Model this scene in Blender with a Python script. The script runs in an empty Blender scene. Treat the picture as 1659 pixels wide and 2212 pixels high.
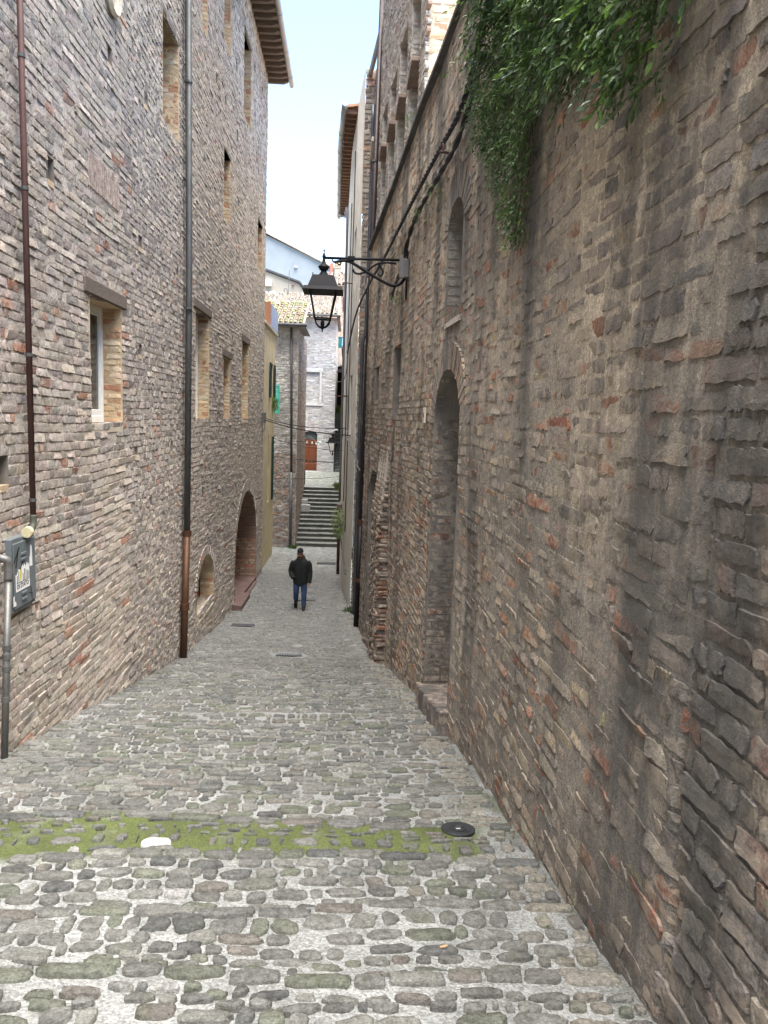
import bpy, bmesh, math, random
import numpy as np
from mathutils import Vector, Matrix
R = math.radians
random.seed(7)
rng = np.random.default_rng(11)
SC = bpy.context.scene
COL = SC.collection

# ---------------------------------------------------------------- camera
YAW, PITCH, ROLL = R(3.077), R(7.305), R(2.0)
_f = Vector((math.sin(YAW)*math.cos(PITCH), math.cos(YAW)*math.cos(PITCH), -math.sin(PITCH)))
_r0 = Vector((math.cos(YAW), -math.sin(YAW), 0)); _u0 = _r0.cross(_f)
_r = _r0*math.cos(ROLL) + _u0*math.sin(ROLL); _u = -_r0*math.sin(ROLL) + _u0*math.cos(ROLL)
cam = bpy.data.cameras.new('camera')
cam.sensor_fit = 'HORIZONTAL'; cam.sensor_width = 36.0; cam.lens = 36.0*1600/1659
cam.clip_start = 0.05; cam.clip_end = 2000
camo = bpy.data.objects.new('camera', cam); COL.objects.link(camo)
EYE = Vector((0, 0, 1.6))
m = Matrix((_r, _u, -_f)).transposed().to_4x4(); m.translation = EYE
camo.matrix_world = m
SC.camera = camo

# ---------------------------------------------------------------- sky, sun, exposure
SUN_EL, SUN_AZ = R(76), R(165)          # azimuth clockwise from +Y (down the street)
w = bpy.data.worlds.new('World'); SC.world = w; w.use_nodes = True
nt = w.node_tree; nt.nodes.clear()
sky = nt.nodes.new('ShaderNodeTexSky'); sky.sky_type = 'NISHITA'; sky.sun_disc = False
sky.sun_elevation = SUN_EL; sky.sun_rotation = SUN_AZ
sky.air_density = 1.0; sky.dust_density = 1.6; sky.ozone_density = 1.0; sky.altitude = 300
bg = nt.nodes.new('ShaderNodeBackground'); bg.inputs[1].default_value = 0.108
wo = nt.nodes.new('ShaderNodeOutputWorld')
nt.links.new(sky.outputs[0], bg.inputs[0]); nt.links.new(bg.outputs[0], wo.inputs[0])
sl = bpy.data.lights.new('sun', 'SUN'); sl.energy = 3.0; sl.angle = R(60); sl.color = (1.0, 0.95, 0.87)
slo = bpy.data.objects.new('sun', sl); COL.objects.link(slo)
sd = Vector((math.sin(SUN_AZ)*math.cos(SUN_EL), math.cos(SUN_AZ)*math.cos(SUN_EL), math.sin(SUN_EL)))
slo.rotation_euler = sd.to_track_quat('Z', 'Y').to_euler()
SC.view_settings.view_transform = 'Standard'; SC.view_settings.look = 'None'
SC.view_settings.gamma = 1.0; SC.view_settings.use_curve_mapping = False
SC.view_settings.exposure = 2.5
SC.cycles.max_bounces = 6; SC.cycles.diffuse_bounces = 4

# ================================================================ helpers
def hsh(ix, iy, iz, s):
    h = (ix*374761393 + iy*668265263 + iz*2147483647 + s*1274126177) & 0xffffffff
    h = ((h ^ (h >> 13))*1274126177) & 0xffffffff
    h = ((h ^ (h >> 15))*2246822519) & 0xffffffff
    return ((h ^ (h >> 16)) & 0xffff)/65535.0*2-1
def vnoise(p, s=0):
    p = np.asarray(p, float); i = np.floor(p).astype(np.int64); f = p-i; f = f*f*(3-2*f); o = 0
    for a in (0, 1):
        for b in (0, 1):
            for c in (0, 1):
                wgt = (f[:, 0] if a else 1-f[:, 0])*(f[:, 1] if b else 1-f[:, 1])*(f[:, 2] if c else 1-f[:, 2])
                o = o + wgt*hsh(i[:, 0]+a, i[:, 1]+b, i[:, 2]+c, s)
    return o
def fbm(p, sc, oc=3, s=0):
    p = np.asarray(p, float)*sc; o = 0; a = 1.0; t = 0
    for k in range(oc):
        o = o + a*vnoise(p, s+k*17); t += a; a *= .5; p = p*2.03
    return o/t

class G:
    """collects polygons (any size) with a colour per vertex; build() links them as ONE mesh object"""
    def __init__(self): self.V = []; self.L = []; self.S = []; self.C = []; self.n = 0; self.MI = []
    def add(self, V, F, col=(.5, .5, .5), mi=0):
        V = np.asarray(V, float).reshape(-1, 3)
        self.V.append(V)
        c = np.asarray(col, float)
        if c.ndim == 1: c = np.tile(c[:3], (len(V), 1))
        self.C.append(c)
        if isinstance(F, np.ndarray):
            self.L.append((F+self.n).ravel()); self.S.append(np.full(len(F), F.shape[1])); k = len(F)
        else:
            self.L.append(np.array([i+self.n for f in F for i in f], int)); self.S.append(np.array([len(f) for f in F], int)); k = len(F)
        self.MI.append(np.full(k, mi)); self.n += len(V); return self
    def build(self, name, mat, parent=None, smooth=False):
        return build_mesh(name, np.concatenate(self.V), np.concatenate(self.L), np.concatenate(self.S), np.concatenate(self.C), mat, parent, smooth, np.concatenate(self.MI))

def mesh_data(name, V, L, S, C, mats, smooth=False, MI=None):
    me = bpy.data.meshes.new(name)
    me.vertices.add(len(V)); me.vertices.foreach_set('co', np.ascontiguousarray(V, dtype=np.float32).ravel())
    me.loops.add(len(L)); me.loops.foreach_set('vertex_index', np.ascontiguousarray(L, dtype=np.int32))
    me.polygons.add(len(S)); st = np.concatenate([[0], np.cumsum(S)[:-1]]).astype(np.int32)
    me.polygons.foreach_set('loop_start', st)
    try: me.polygons.foreach_set('loop_total', np.ascontiguousarray(S, dtype=np.int32))
    except Exception: pass
    me.polygons.foreach_set('use_smooth', np.full(len(S), bool(smooth), dtype=bool))
    for mt in (mats if isinstance(mats, (list, tuple)) else [mats]): me.materials.append(mt)
    if MI is not None and MI.any(): me.polygons.foreach_set('material_index', np.ascontiguousarray(MI, dtype=np.int32))
    me.update(calc_edges=True)
    at = me.color_attributes.new('Col', 'FLOAT_COLOR', 'POINT')
    cc = np.ones((len(V), 4), np.float32); cc[:, :3] = C; at.data.foreach_set('color', cc.ravel())
    return me
def link(name, data, parent=None):
    o = bpy.data.objects.new(name, data); COL.objects.link(o)
    if parent is not None: o.parent = parent
    return o
def build_mesh(name, V, L, S, C, mat, parent, smooth, MI=None):
    # parts are modelled in world space: remove the parent's own offset
    if parent is not None:
        off = world_off(parent); V = V - off
    return link(name, mesh_data(name, V, L, S, C, mat, smooth, MI), parent)
def world_off(o):
    v = np.zeros(3)
    while o is not None:
        v = v + np.array(o.location); o = o.parent
    return v
def tag(o, label, cat, group=None):
    o['label'] = label; o['category'] = cat
    if group: o['group'] = group
    return o
def struct(o, label=None):
    o['kind'] = 'structure'
    if label: o['label'] = label
    return o
def stuff(o, label=None):
    o['kind'] = 'stuff'
    if label: o['label'] = label
    return o
def thing(name, label, cat, loc=(0, 0, 0), group=None):
    o = bpy.data.objects.new(name, None); COL.objects.link(o); o.location = loc; o.empty_display_size = .1
    return tag(o, label, cat, group)

def box(lo, hi):
    x0, y0, z0 = lo; x1, y1, z1 = hi
    V = [(x0,y0,z0),(x1,y0,z0),(x1,y1,z0),(x0,y1,z0),(x0,y0,z1),(x1,y0,z1),(x1,y1,z1),(x0,y1,z1)]
    F = [(0,3,2,1),(4,5,6,7),(0,1,5,4),(1,2,6,5),(2,3,7,6),(3,0,4,7)]
    return np.array(V, float), F
def cbox(lo, hi, b=.01):
    """box with chamfered edges"""
    lo = np.array(lo, float); hi = np.array(hi, float); b = min(b, *(abs(hi-lo)*.4))
    V = []; idx = {}
    for cx in (0, 1):
        for cy in (0, 1):
            for cz in (0, 1):
                c = np.array([hi[0] if cx else lo[0], hi[1] if cy else lo[1], hi[2] if cz else lo[2]])
                sg = np.array([-1 if cx else 1, -1 if cy else 1, -1 if cz else 1])*b
                for ax in range(3):
                    v = c.copy()
                    for k in range(3):
                        if k != ax: v[k] += sg[k]
                    idx[(cx, cy, cz, ax)] = len(V); V.append(v)
    F = []
    def q(a): F.append(tuple(a))
    for ax in range(3):
        o = [k for k in range(3) if k != ax]
        for s in (0, 1):
            f = []
            for (p, r) in ((0,0),(1,0),(1,1),(0,1)):
                c = [0,0,0]; c[ax] = s; c[o[0]] = p; c[o[1]] = r
                f.append(idx[tuple(c)+(ax,)])
            flip = (ax == 1) ^ (s == 0)
            q(f[::-1] if flip else f)
    for ax in range(3):
        o = [k for k in range(3) if k != ax]
        for p in (0, 1):
            for r in (0, 1):
                c0 = [0,0,0]; c0[o[0]] = p; c0[o[1]] = r; c1 = list(c0); c1[ax] = 1
                a, b_ = idx[tuple(c0)+(o[0],)], idx[tuple(c1)+(o[0],)]
                c_, d = idx[tuple(c1)+(o[1],)], idx[tuple(c0)+(o[1],)]
                q((a, b_, c_, d))
    for cx in (0,1):
        for cy in (0,1):
            for cz in (0,1): q((idx[(cx,cy,cz,0)], idx[(cx,cy,cz,1)], idx[(cx,cy,cz,2)]))
    V = np.array(V); ctr = (lo+hi)/2; out = []
    for f in F:
        n = np.cross(V[f[1]]-V[f[0]], V[f[2]]-V[f[0]])
        out.append(f if n@(V[list(f)].mean(0)-ctr) > 0 else f[::-1])
    return V, out
def rotz(V, a, c=(0, 0, 0)):
    c = np.array(c); V = np.asarray(V)-c; ca, sa = math.cos(a), math.sin(a)
    return np.stack([V[:,0]*ca-V[:,1]*sa, V[:,0]*sa+V[:,1]*ca, V[:,2]], 1)+c
def tube(path, r, seg=8, caps=True, flat=1.0):
    P = np.asarray(path, float); n = len(P); rr = np.full(n, r) if np.isscalar(r) else np.asarray(r, float)
    T = np.gradient(P, axis=0); T /= np.linalg.norm(T, axis=1)[:, None]+1e-12
    up = np.array([0, 0, 1.]) if abs(T[0][2]) < .9 else np.array([1., 0, 0])
    V = []
    a0 = np.cross(T[0], up); a0 /= np.linalg.norm(a0)
    for i in range(n):
        a = a0-T[i]*(a0@T[i]); a /= np.linalg.norm(a)+1e-12; b = np.cross(T[i], a); a0 = a
        for k in range(seg):
            t = 2*math.pi*k/seg; V.append(P[i]+rr[i]*(math.cos(t)*a+math.sin(t)*b*flat))
    F = [(i*seg+k, i*seg+(k+1) % seg, (i+1)*seg+(k+1) % seg, (i+1)*seg+k) for i in range(n-1) for k in range(seg)]
    if caps: F += [tuple(range(seg))[::-1], tuple((n-1)*seg+k for k in range(seg))]
    return np.array(V), F
def lathe(prof, c, seg=16, axis='z', sq=0):
    """profile [(r, z)] turned about the vertical through c"""
    V = []; n = len(prof)
    for (r, z) in prof:
        for k in range(seg):
            t = 2*math.pi*(k+.5)/seg; V.append((c[0]+r*math.cos(t), c[1]+r*math.sin(t), c[2]+z))
    F = [(i*seg+k, i*seg+(k+1) % seg, (i+1)*seg+(k+1) % seg, (i+1)*seg+k) for i in range(n-1) for k in range(seg)]
    F += [tuple(range(seg))[::-1], tuple((n-1)*seg+k for k in range(seg))]
    return np.array(V), F
def prism(poly, axis, a, b):
    """polygon of 2-D points extruded along axis from a to b"""
    n = len(poly); V = []
    for t in (a, b):
        for (p, q) in poly:
            V.append({'x': (t, p, q), 'y': (p, t, q), 'z': (p, q, t)}[axis])
    F = [tuple(range(n)), tuple(range(2*n-1, n-1, -1))]+[(i, n+i, n+(i+1) % n, (i+1) % n) for i in range(n)]
    return np.array(V, float), F
def spline(pts, n=12):
    P = np.asarray(pts, float); out = []
    Q = np.vstack([2*P[0]-P[1], P, 2*P[-1]-P[-2]])
    for i in range(1, len(Q)-2):
        for k in range(n):
            t = k/n; a, b, c, d = Q[i-1], Q[i], Q[i+1], Q[i+2]
            out.append(.5*((2*b)+(-a+c)*t+(2*a-5*b+4*c-d)*t*t+(-a+3*b-3*c+d)*t**3))
    out.append(P[-1]); return np.array(out)
def sag(a, b, s, n=14):
    a = np.array(a, float); b = np.array(b, float); t = np.linspace(0, 1, n)[:, None]
    P = a+(b-a)*t; P[:, 2] -= (s*4*t*(1-t))[:, 0]; return P
def solid(name, VF, mat, parent=None, col=(.5, .5, .5), smooth=False):
    g = G(); g.add(VF[0], VF[1], col); return g.build(name, mat, parent, smooth)
def solids(name, lst, mat, parent=None, col=(.5, .5, .5), smooth=False):
    g = G()
    for vf in lst: g.add(vf[0], vf[1], col)
    return g.build(name, mat, parent, smooth)

# ================================================================ materials
class NT:
    def __init__(self, name):
        self.m = bpy.data.materials.new(name); self.m.use_nodes = True; self.t = self.m.node_tree; self.t.nodes.clear()
        self.out = self.n('ShaderNodeOutputMaterial'); self.b = self.n('ShaderNodeBsdfPrincipled')
        self.l(self.b.outputs[0], self.out.inputs[0])
    def n(self, t, **k):
        x = self.t.nodes.new(t)
        for a, v in k.items(): setattr(x, a, v)
        return x
    def l(self, a, b): self.t.links.new(a, b)
    def pos(self, sc=(1, 1, 1)):
        if not hasattr(self, 'g'): self.g = self.n('ShaderNodeNewGeometry')
        mp = self.n('ShaderNodeMapping'); mp.inputs['Scale'].default_value = sc; self.l(self.g.outputs['Position'], mp.inputs[0]); return mp.outputs[0]
    def noise(self, scale, det=4, rough=.6, sc=(1, 1, 1)):
        x = self.n('ShaderNodeTexNoise'); x.inputs['Scale'].default_value = scale; x.inputs['Detail'].default_value = det
        x.inputs['Roughness'].default_value = rough; self.l(self.pos(sc), x.inputs['Vector']); return x.outputs['Fac']
    def voro(self, scale, feat='F1', sc=(1, 1, 1), out='Distance'):
        x = self.n('ShaderNodeTexVoronoi'); x.feature = feat; x.inputs['Scale'].default_value = scale; self.l(self.pos(sc), x.inputs['Vector']); return x.outputs[out]
    def ramp(self, fac, a, b, ca=(0, 0, 0), cb=(1, 1, 1)):
        x = self.n('ShaderNodeMapRange'); x.inputs['From Min'].default_value = a; x.inputs['From Max'].default_value = b
        self.l(fac, x.inputs['Value']); return x.outputs[0]
    def mix(self, fac, a, b, mode='MIX'):
        x = self.n('ShaderNodeMix', data_type='RGBA', blend_type=mode)
        for s, v in ((x.inputs[0], fac), (x.inputs[6], a), (x.inputs[7], b)):
            if isinstance(v, (int, float)): s.default_value = v
            elif isinstance(v, (tuple, list)): s.default_value = (v[0], v[1], v[2], 1)
            else: self.l(v, s)
        return x.outputs[2]
    def math(self, op, a, b=0.0):
        x = self.n('ShaderNodeMath', operation=op)
        for s, v in ((x.inputs[0], a), (x.inputs[1], b)):
            if isinstance(v, (int, float)): s.default_value = v
            else: self.l(v, s)
        return x.outputs[0]
    def bump(self, h, strength=.5, dist=.01, prev=None):
        x = self.n('ShaderNodeBump'); x.inputs['Strength'].default_value = strength; x.inputs['Distance'].default_value = dist
        self.l(h, x.inputs['Height'])
        if prev is not None: self.l(prev, x.inputs['Normal'])
        return x.outputs[0]
def grey(v): return (v, v, v)

def mat(name, base=None, rough=.85, metal=0.0, var=.3, vscale=5, fine=.2, fscale=60, bump=.4, bscale=45, bdist=.008, stains=(), spec=.3, rvar=0.0, vsc=(1, 1, 1), extra_bump=None, mid=None):
    """general weathered material. base None = the colour each piece carries.
    stains: (colour, scale, (sx, sy, sz), lo, hi, amount)"""
    t = NT(name)
    if base is None:
        a = t.n('ShaderNodeAttribute', attribute_name='Col'); c = a.outputs['Color']
    else:
        r = t.n('ShaderNodeRGB'); r.outputs[0].default_value = (*base, 1); c = r.outputs[0]
    n1 = t.noise(vscale, 4, .6, vsc)
    v1 = t.ramp(n1, .25, .75); k = t.math('ADD', t.math('MULTIPLY', v1, 2*var), 1-var)
    n2 = t.noise(fscale, 3, .7); k2 = t.math('ADD', t.math('MULTIPLY', t.ramp(n2, .3, .7), 2*fine), 1-fine)
    kk = t.math('MULTIPLY', k, k2)
    if mid: kk = t.math('MULTIPLY', kk, t.math('ADD', t.math('MULTIPLY', t.ramp(t.noise(mid[0], 4, .7), .34, .66), 2*mid[1]), 1-mid[1]))
    cmb = t.n('ShaderNodeCombineColor'); [t.l(kk, cmb.inputs[i]) for i in range(3)]
    c = t.mix(1.0, c, cmb.outputs[0], 'MULTIPLY')
    for (sc_, s, sv, lo, hi, am) in stains:
        f = t.math('MULTIPLY', t.ramp(t.noise(s, 5, .65, sv), lo, hi), am)
        c = t.mix(f, c, sc_)
    t.l(c, t.b.inputs['Base Color'])
    t.b.inputs['Roughness'].default_value = rough; t.b.inputs['Metallic'].default_value = metal
    t.b.inputs['Specular IOR Level'].default_value = spec
    if rvar: t.l(t.math('ADD', t.math('MULTIPLY', n1, -rvar), rough+rvar*.5), t.b.inputs['Roughness'])
    if bump:
        nb = t.bump(t.noise(bscale, 5, .7), bump, bdist)
        if extra_bump:
            nb = t.bump(t.noise(extra_bump[0], 4, .6), extra_bump[1], extra_bump[2], nb)
        t.l(nb, t.b.inputs['Normal'])
    return t.m
# ================================================================ masonry
_fa, _ra, _ua = np.array(_f), np.array(_r), np.array(_u)
def in_view(P):
    """pixel position (0..1) and depth: only used to choose WHICH pieces are near enough to be objects of their own"""
    v = np.asarray(P)-np.array(EYE); d = v@_fa
    return .5+(1600/1659)*(v@_ra)/d, .5-(1600/2212)*(v@_ua)/d, d

GP = [(-6, 1.0), (0, -.2), (2.6, -.74), (6.42, -1.54), (7.43, -1.75), (9.72, -2.2), (13.91, -3.06), (17, -3.5), (19.85, -3.77), (26, -4.2), (34.2, -4.5), (60, -4.5)]
def gbase(Y): return np.interp(Y, [a for a, b in GP], [b for a, b in GP])
RP = [(1.42, -6), (1.31, 2.6), (1.2, 7.1), (1.05, 10), (.80, 13.5), (.45, 17.5), (.14, 21.6), (-.08, 25.8), (-.22, 34.65), (-.3, 60)]
_ty = np.linspace(-6, 60, 1321); _tx = np.interp(_ty, [b for a, b in RP], [a for a, b in RP])
_tx = np.convolve(np.pad(_tx, 20, mode='edge'), np.ones(41)/41, 'valid')
def rx(Y): return np.interp(Y, _ty, _tx)
def rslope(Y): return (rx(np.asarray(Y)+.1)-rx(np.asarray(Y)-.1))/.2
LX = -3.0
def mapL(S, Z, D): S = np.asarray(S, float); return np.stack([LX+D+0*S, S, Z+0*S], 1)
def mapRo(off):
    def f(S, Z, D):
        S = np.asarray(S, float); k = rslope(S); nrm = np.sqrt(1+k*k)
        return np.stack([rx(S)+off-D/nrm, S+D*k/nrm, Z+0*S], 1)
    return f
mapR = mapRo(0.0)
def mapPlane(o, ds, dn):
    o = np.array(o, float); ds = np.array(ds, float); dn = np.array(dn, float)
    def f(S, Z, D): S = np.asarray(S, float); Z = np.asarray(Z, float)+0*S; D = np.asarray(D, float)+0*S; return o+S[:, None]*ds+Z[:, None]*np.array([0, 0, 1.])+D[:, None]*dn
    return f

class Op:
    def __init__(self, s0, s1, z0, z1, rise=0.0): self.s0, self.s1, self.z0, self.z1, self.rise = s0, s1, z0, z1, rise
    def top(self, s):
        if not self.rise: return self.z1
        c = (self.s0+self.s1)/2; h = (self.s1-self.s0)/2; q = max(0, 1-((s-c)/h)**2)
        return self.z1-self.rise+self.rise*math.sqrt(q)
    def cut(self, z):
        if z < self.z0 or z > self.z1: return None
        if self.rise and z > self.z1-self.rise:
            c = (self.s0+self.s1)/2; h = (self.s1-self.s0)/2*math.sqrt(max(0, 1-((z-self.z1+self.rise)/self.rise)**2)); return (c-h, c+h)
        return (self.s0, self.s1)
    def ring(self, n=14):
        if not self.rise: return [(self.s0, self.z0), (self.s0, self.z1), (self.s1, self.z1), (self.s1, self.z0)]
        c = (self.s0+self.s1)/2; h = (self.s1-self.s0)/2; zs = self.z1-self.rise
        return [(self.s0, self.z0)]+[(c-h*math.cos(math.pi*k/n), zs+self.rise*math.sin(math.pi*k/n)) for k in range(n+1)]+[(self.s1, self.z0)]

def lay(s0, s1, z0, z1, ops=(), course=.09, joint=.02, lens=(.2, .4), zlo=None, zhi=None, keep=None, rs=None, minl=.07, hvar=.12, stagger=True):
    """lay courses of bricks: arrays s, z, length, height"""
    rs = rs or random.Random(3); out = []; z = z0; row = 0
    while z < z1:
        h = course*(1+rs.uniform(-hvar, hvar)); zc = z+h/2
        iv = [(s0, s1)]
        for o in ops:
            c = o.cut(zc)
            if c is None: continue
            nv = []
            for (a, b) in iv:
                if c[1] <= a or c[0] >= b: nv.append((a, b)); continue
                if c[0] > a: nv.append((a, c[0]))
                if c[1] < b: nv.append((c[1], b))
            iv = nv
        for (a, b) in iv:
            s = a-(rs.uniform(0, .2) if a == s0 and stagger else 0)
            while s < b-.03:
                ln = lens(s, zc) if callable(lens) else lens
                l = rs.uniform(*ln) if rs.random() > .28 else rs.uniform(ln[0]*.5, ln[0]*.8)
                e = min(s+l, b)
                if b-e < minl: e = b
                sc = (s+e)/2
                ok = (zlo is None or zc > zlo(sc)) and (zhi is None or zc < zhi(sc)) and (keep is None or keep(sc, zc))
                if ok: out.append((sc, zc, e-s-joint*rs.uniform(.6, 1.4), h-joint*rs.uniform(.7, 1.3)))
                s = e
        z += h; row += 1
    return np.array(out)

_T = {}
def brick_t(nx, ny):
    if (nx, ny) in _T: return _T[(nx, ny)]
    u = np.linspace(-1, 1, nx+1); v = np.linspace(-1, 1, ny+1); U, W = np.meshgrid(u, v); U, W = U.ravel(), W.ravel(); n = len(U)
    F = [(j*(nx+1)+i, j*(nx+1)+i+1, (j+1)*(nx+1)+i+1, (j+1)*(nx+1)+i) for j in range(ny) for i in range(nx)]
    per = [i for i in range(nx)]+[j*(nx+1)+nx for j in range(ny)]+[ny*(nx+1)+i for i in range(nx, 0, -1)]+[j*(nx+1) for j in range(ny, 0, -1)]
    p = len(per); F += [(per[(k+1) % p], per[k], n+k, n+(k+1) % p) for k in range(p)]
    U2 = np.concatenate([U, U[per]]); W2 = np.concatenate([W, W[per]])
    front = np.concatenate([np.ones(n), np.zeros(p)])
    _T[(nx, ny)] = (U2, W2, front, np.array(F)); return _T[(nx, ny)]

def emit(B, mapf, dep, cols, lod, name, material, parent, nparts=0, rough=.004, rag=.006, wav=None, back=.05, flip=False, edge=.003, rest='bricks', piece='brick', group_rest=None, smooth=False, facing=None):
    """turn laid bricks into geometry: the nparts that show largest become objects, the rest one 'stuff' part"""
    if len(B) == 0: return
    s, z, l, h = B.T; n = len(s); dep = np.broadcast_to(dep, n).astype(float)
    C = mapf(s, z, dep)
    sel = np.zeros(n, bool)
    if nparts:
        px, py, d = in_view(C)
        vis = (d > .3) & (px > .01) & (px < .99) & (py > .01) & (py < .99)
        e1 = mapf(s+l/2, z, dep)-mapf(s-l/2, z, dep); nrm = np.cross(e1, [0, 0, 1.]); nrm /= np.linalg.norm(nrm, axis=1)[:, None]+1e-9
        vd = C-np.array(EYE); vd /= np.linalg.norm(vd, axis=1)[:, None]
        sc = np.where(vis, l*h/np.maximum(d, .3)**2*np.abs((nrm*vd).sum(1)), 0)
        o = np.argsort(-sc)[:nparts]; sel[o[sc[o] > 0]] = True
    lods = lod if not np.isscalar(lod) else np.full(n, lod)
    gg = G()
    for lv, (nx, ny) in ((0, (1, 1)), (1, (3, 2)), (2, (8, 3))):
        ids = np.where((lods == lv) | (sel & (lv == 2) & (lods < 2) & False))[0]
        if len(ids) == 0: continue
        U, W, fr, F = brick_t(nx, ny); k = len(U)
        U = np.tile(U, (len(ids), 1)); W = np.tile(W, (len(ids), 1)); FR = np.tile(fr, (len(ids), 1))
        cor = (np.abs(U) > .99) & (np.abs(W) > .99)
        if lv: U = np.where(cor, U*(1-.006/np.maximum(l[ids][:, None], .05)), U); W = np.where(cor, W*.95, W)
        jit = rag*(1 if lv else .5)
        # skirt shares the jitter of its rim vertex: seed by rounded template coordinate
        def jj(seed):
            r = np.random.default_rng(seed).uniform(-1, 1, (len(ids), 997))
            key = ((np.round((U+1)*50).astype(int)*31+np.round((W+1)*50).astype(int)*17) % 997)
            return np.take_along_axis(r, key, 1)
        S = s[ids][:, None]+U*l[ids][:, None]/2+jj(1)*jit
        Z = z[ids][:, None]+W*h[ids][:, None]/2+jj(2)*jit*.8
        tilt = np.random.default_rng(5).normal(0, .004, (len(ids), 2))
        rim = np.maximum(np.abs(U), np.abs(W)) > .99
        D = dep[ids][:, None]+tilt[:, :1]*U+tilt[:, 1:]*W+np.where(rim, -edge*.8, 0)+jj(3)*rough
        D = np.where(FR > 0, D, -back)
        if wav is not None:
            dz, dd = wav(S.ravel(), Z.ravel()); Z = Z+dz.reshape(Z.shape); D = D+np.where(FR > 0, dd.reshape(D.shape), 0)
        P = mapf(S.ravel(), Z.ravel(), D.ravel())
        if flip: F = F[:, ::-1]
        CC = np.repeat(cols[ids], k, 0)
        s_ids = sel[ids]
        for q in np.where(s_ids)[0]:
            g = G(); g.add(P[q*k:(q+1)*k], F, CC[q*k:(q+1)*k]); g.build(piece, material, parent, smooth)
        nb = np.where(~s_ids)[0]
        if len(nb):
            vi = (nb[:, None]*k+np.arange(k)).ravel(); FF = (F[None]+(np.arange(len(nb))*k)[:, None, None]).reshape(-1, 4)
            gg.add(P[vi], FF, CC[vi])
    if gg.n: stuff(gg.build(rest, material, parent, smooth))

def sheet(mapf, s0, s1, zbot, ztop, ops, ds, dz, disp, name, material, parent, col=(.5, .5, .5), flip=False, thick=0):
    """wall face with openings, as a displaced grid"""
    br = list(np.arange(s0, s1, ds))+[s1]
    for o in ops:
        br += [o.s0, o.s1]
        if o.rise: br += list(np.linspace(o.s0, o.s1, 15))
    br = sorted(set(round(b, 4) for b in br if s0 <= b <= s1)); PV = []; FQ = []
    def ivs(s, act):
        a = [(zbot(s), ztop(s))]
        for o in sorted(act, key=lambda o: o.z0):
            lo, hi = a.pop(); a += [(lo, max(o.z0, lo)), (o.top(s), hi)]
        return a
    for sa, sb in zip(br[:-1], br[1:]):
        if sb-sa < 1e-4: continue
        act = [o for o in ops if o.s0-1e-6 <= sa and sb <= o.s1+1e-6]
        for (a0, a1), (b0, b1) in zip(ivs(sa, act), ivs(sb, act)):
            if a1-a0 < 1e-4 and b1-b0 < 1e-4: continue
            lo, hi = max(a0, b0), min(a1, b1)
            ks = [k*dz for k in range(int(math.floor(lo/dz)), int(math.ceil(hi/dz))+1) if lo+.004 < k*dz < hi-.004]
            A = [a0]+ks+[a1]; Bq = [b0]+ks+[b1]
            for i in range(len(A)-1):
                n = len(PV); PV += [(sa, A[i]), (sb, Bq[i]), (sb, Bq[i+1]), (sa, A[i+1])]; FQ.append((n, n+1, n+2, n+3))
    PV = np.array(PV); key = np.round(PV, 4); un, inv = np.unique(key, axis=0, return_inverse=True); inv = inv.ravel()
    F = inv[np.array(FQ)]
    if flip: F = F[:, ::-1]
    D = disp(un[:, 0], un[:, 1]); P = mapf(un[:, 0], un[:, 1], D)
    g = G(); c = np.asarray(col) if np.ndim(col) == 1 else col
    g.add(P, F, c); return g.build(name, material, parent, True)

def reveal(mapf, op, depth, material, parent, sill_mat=None, back_mat=None, flip=False, slope=0.0, lip=0.0, name='reveal'):
    """jambs and soffit of an opening (one part), sill and back (parts of their own)"""
    rg = op.ring(); V = []; F = []
    for (s, z) in rg:
        V += [tuple(mapf([s], [z], np.array([lip]))[0]), tuple(mapf([s], [z], np.array([-depth]))[0])]
    for i in range(len(rg)-1):
        f = (2*i, 2*i+2, 2*i+3, 2*i+1); F.append(f if not flip else f[::-1])
    o = solid(name, (np.array(V), F), material, parent)
    if sill_mat:
        q = [mapf([op.s0], [op.z0-slope], np.array([lip]))[0], mapf([op.s1], [op.z0-slope], np.array([lip]))[0], mapf([op.s1], [op.z0], np.array([-depth]))[0], mapf([op.s0], [op.z0], np.array([-depth]))[0]]
        dn = np.array([0, 0, -.06]); V = np.array(q+[p+dn for p in q])
        F = [(0,1,2,3),(7,6,5,4),(0,4,5,1),(1,5,6,2),(2,6,7,3),(3,7,4,0)]
        solid('sill', (V, F), sill_mat, parent)
    if back_mat:
        P = np.array([mapf([s], [z], np.array([-depth]))[0] for s, z in rg]); solid('back_panel', (P, [tuple(range(len(P)))]), back_mat, parent)
    return o

def jamb_bricks(mapf, op, depth, material, parent, pal, course=.085, rs=None, far=True, flip=False, z1=None, dep=.004, rest='jamb_bricks', lod=1):
    """bricks on the jamb at the far end of an opening (it faces up the street)"""
    zt = z1 if z1 is not None else op.z1-op.rise
    B = lay(0.0, depth, op.z0, zt, course=course, joint=.016, lens=(.12, .28), stagger=False, rs=rs or random.Random(int(op.s0*100)))
    if len(B) == 0: return
    s1 = op.s1
    def mj(S, Z, D):
        S = np.asarray(S, float); D = np.asarray(D, float)+0*S
        base = mapf(np.full_like(S, s1), Z, -S); return base+np.stack([0*S, -D, 0*S], 1)
    emit(B, mj, dep, pal(B), lod, 'jamb', material, parent, rest=rest, rough=.002, rag=.006, flip=flip, back=.01)

def palette(cols, wts, seed, jit=.12, cluster=None):
    cols = np.array(cols); wts = np.array(wts, float)/sum(wts)
    def f(B):
        r = np.random.default_rng(seed); n = len(B); i = r.choice(len(cols), n, p=wts)
        if cluster is not None: i = cluster(B, i, r)
        c = cols[i]*(1+r.uniform(-jit, jit, (n, 1)))*(1+r.uniform(-.04, .04, (n, 3))); return np.clip(c, .01, .9)
    return f

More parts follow.
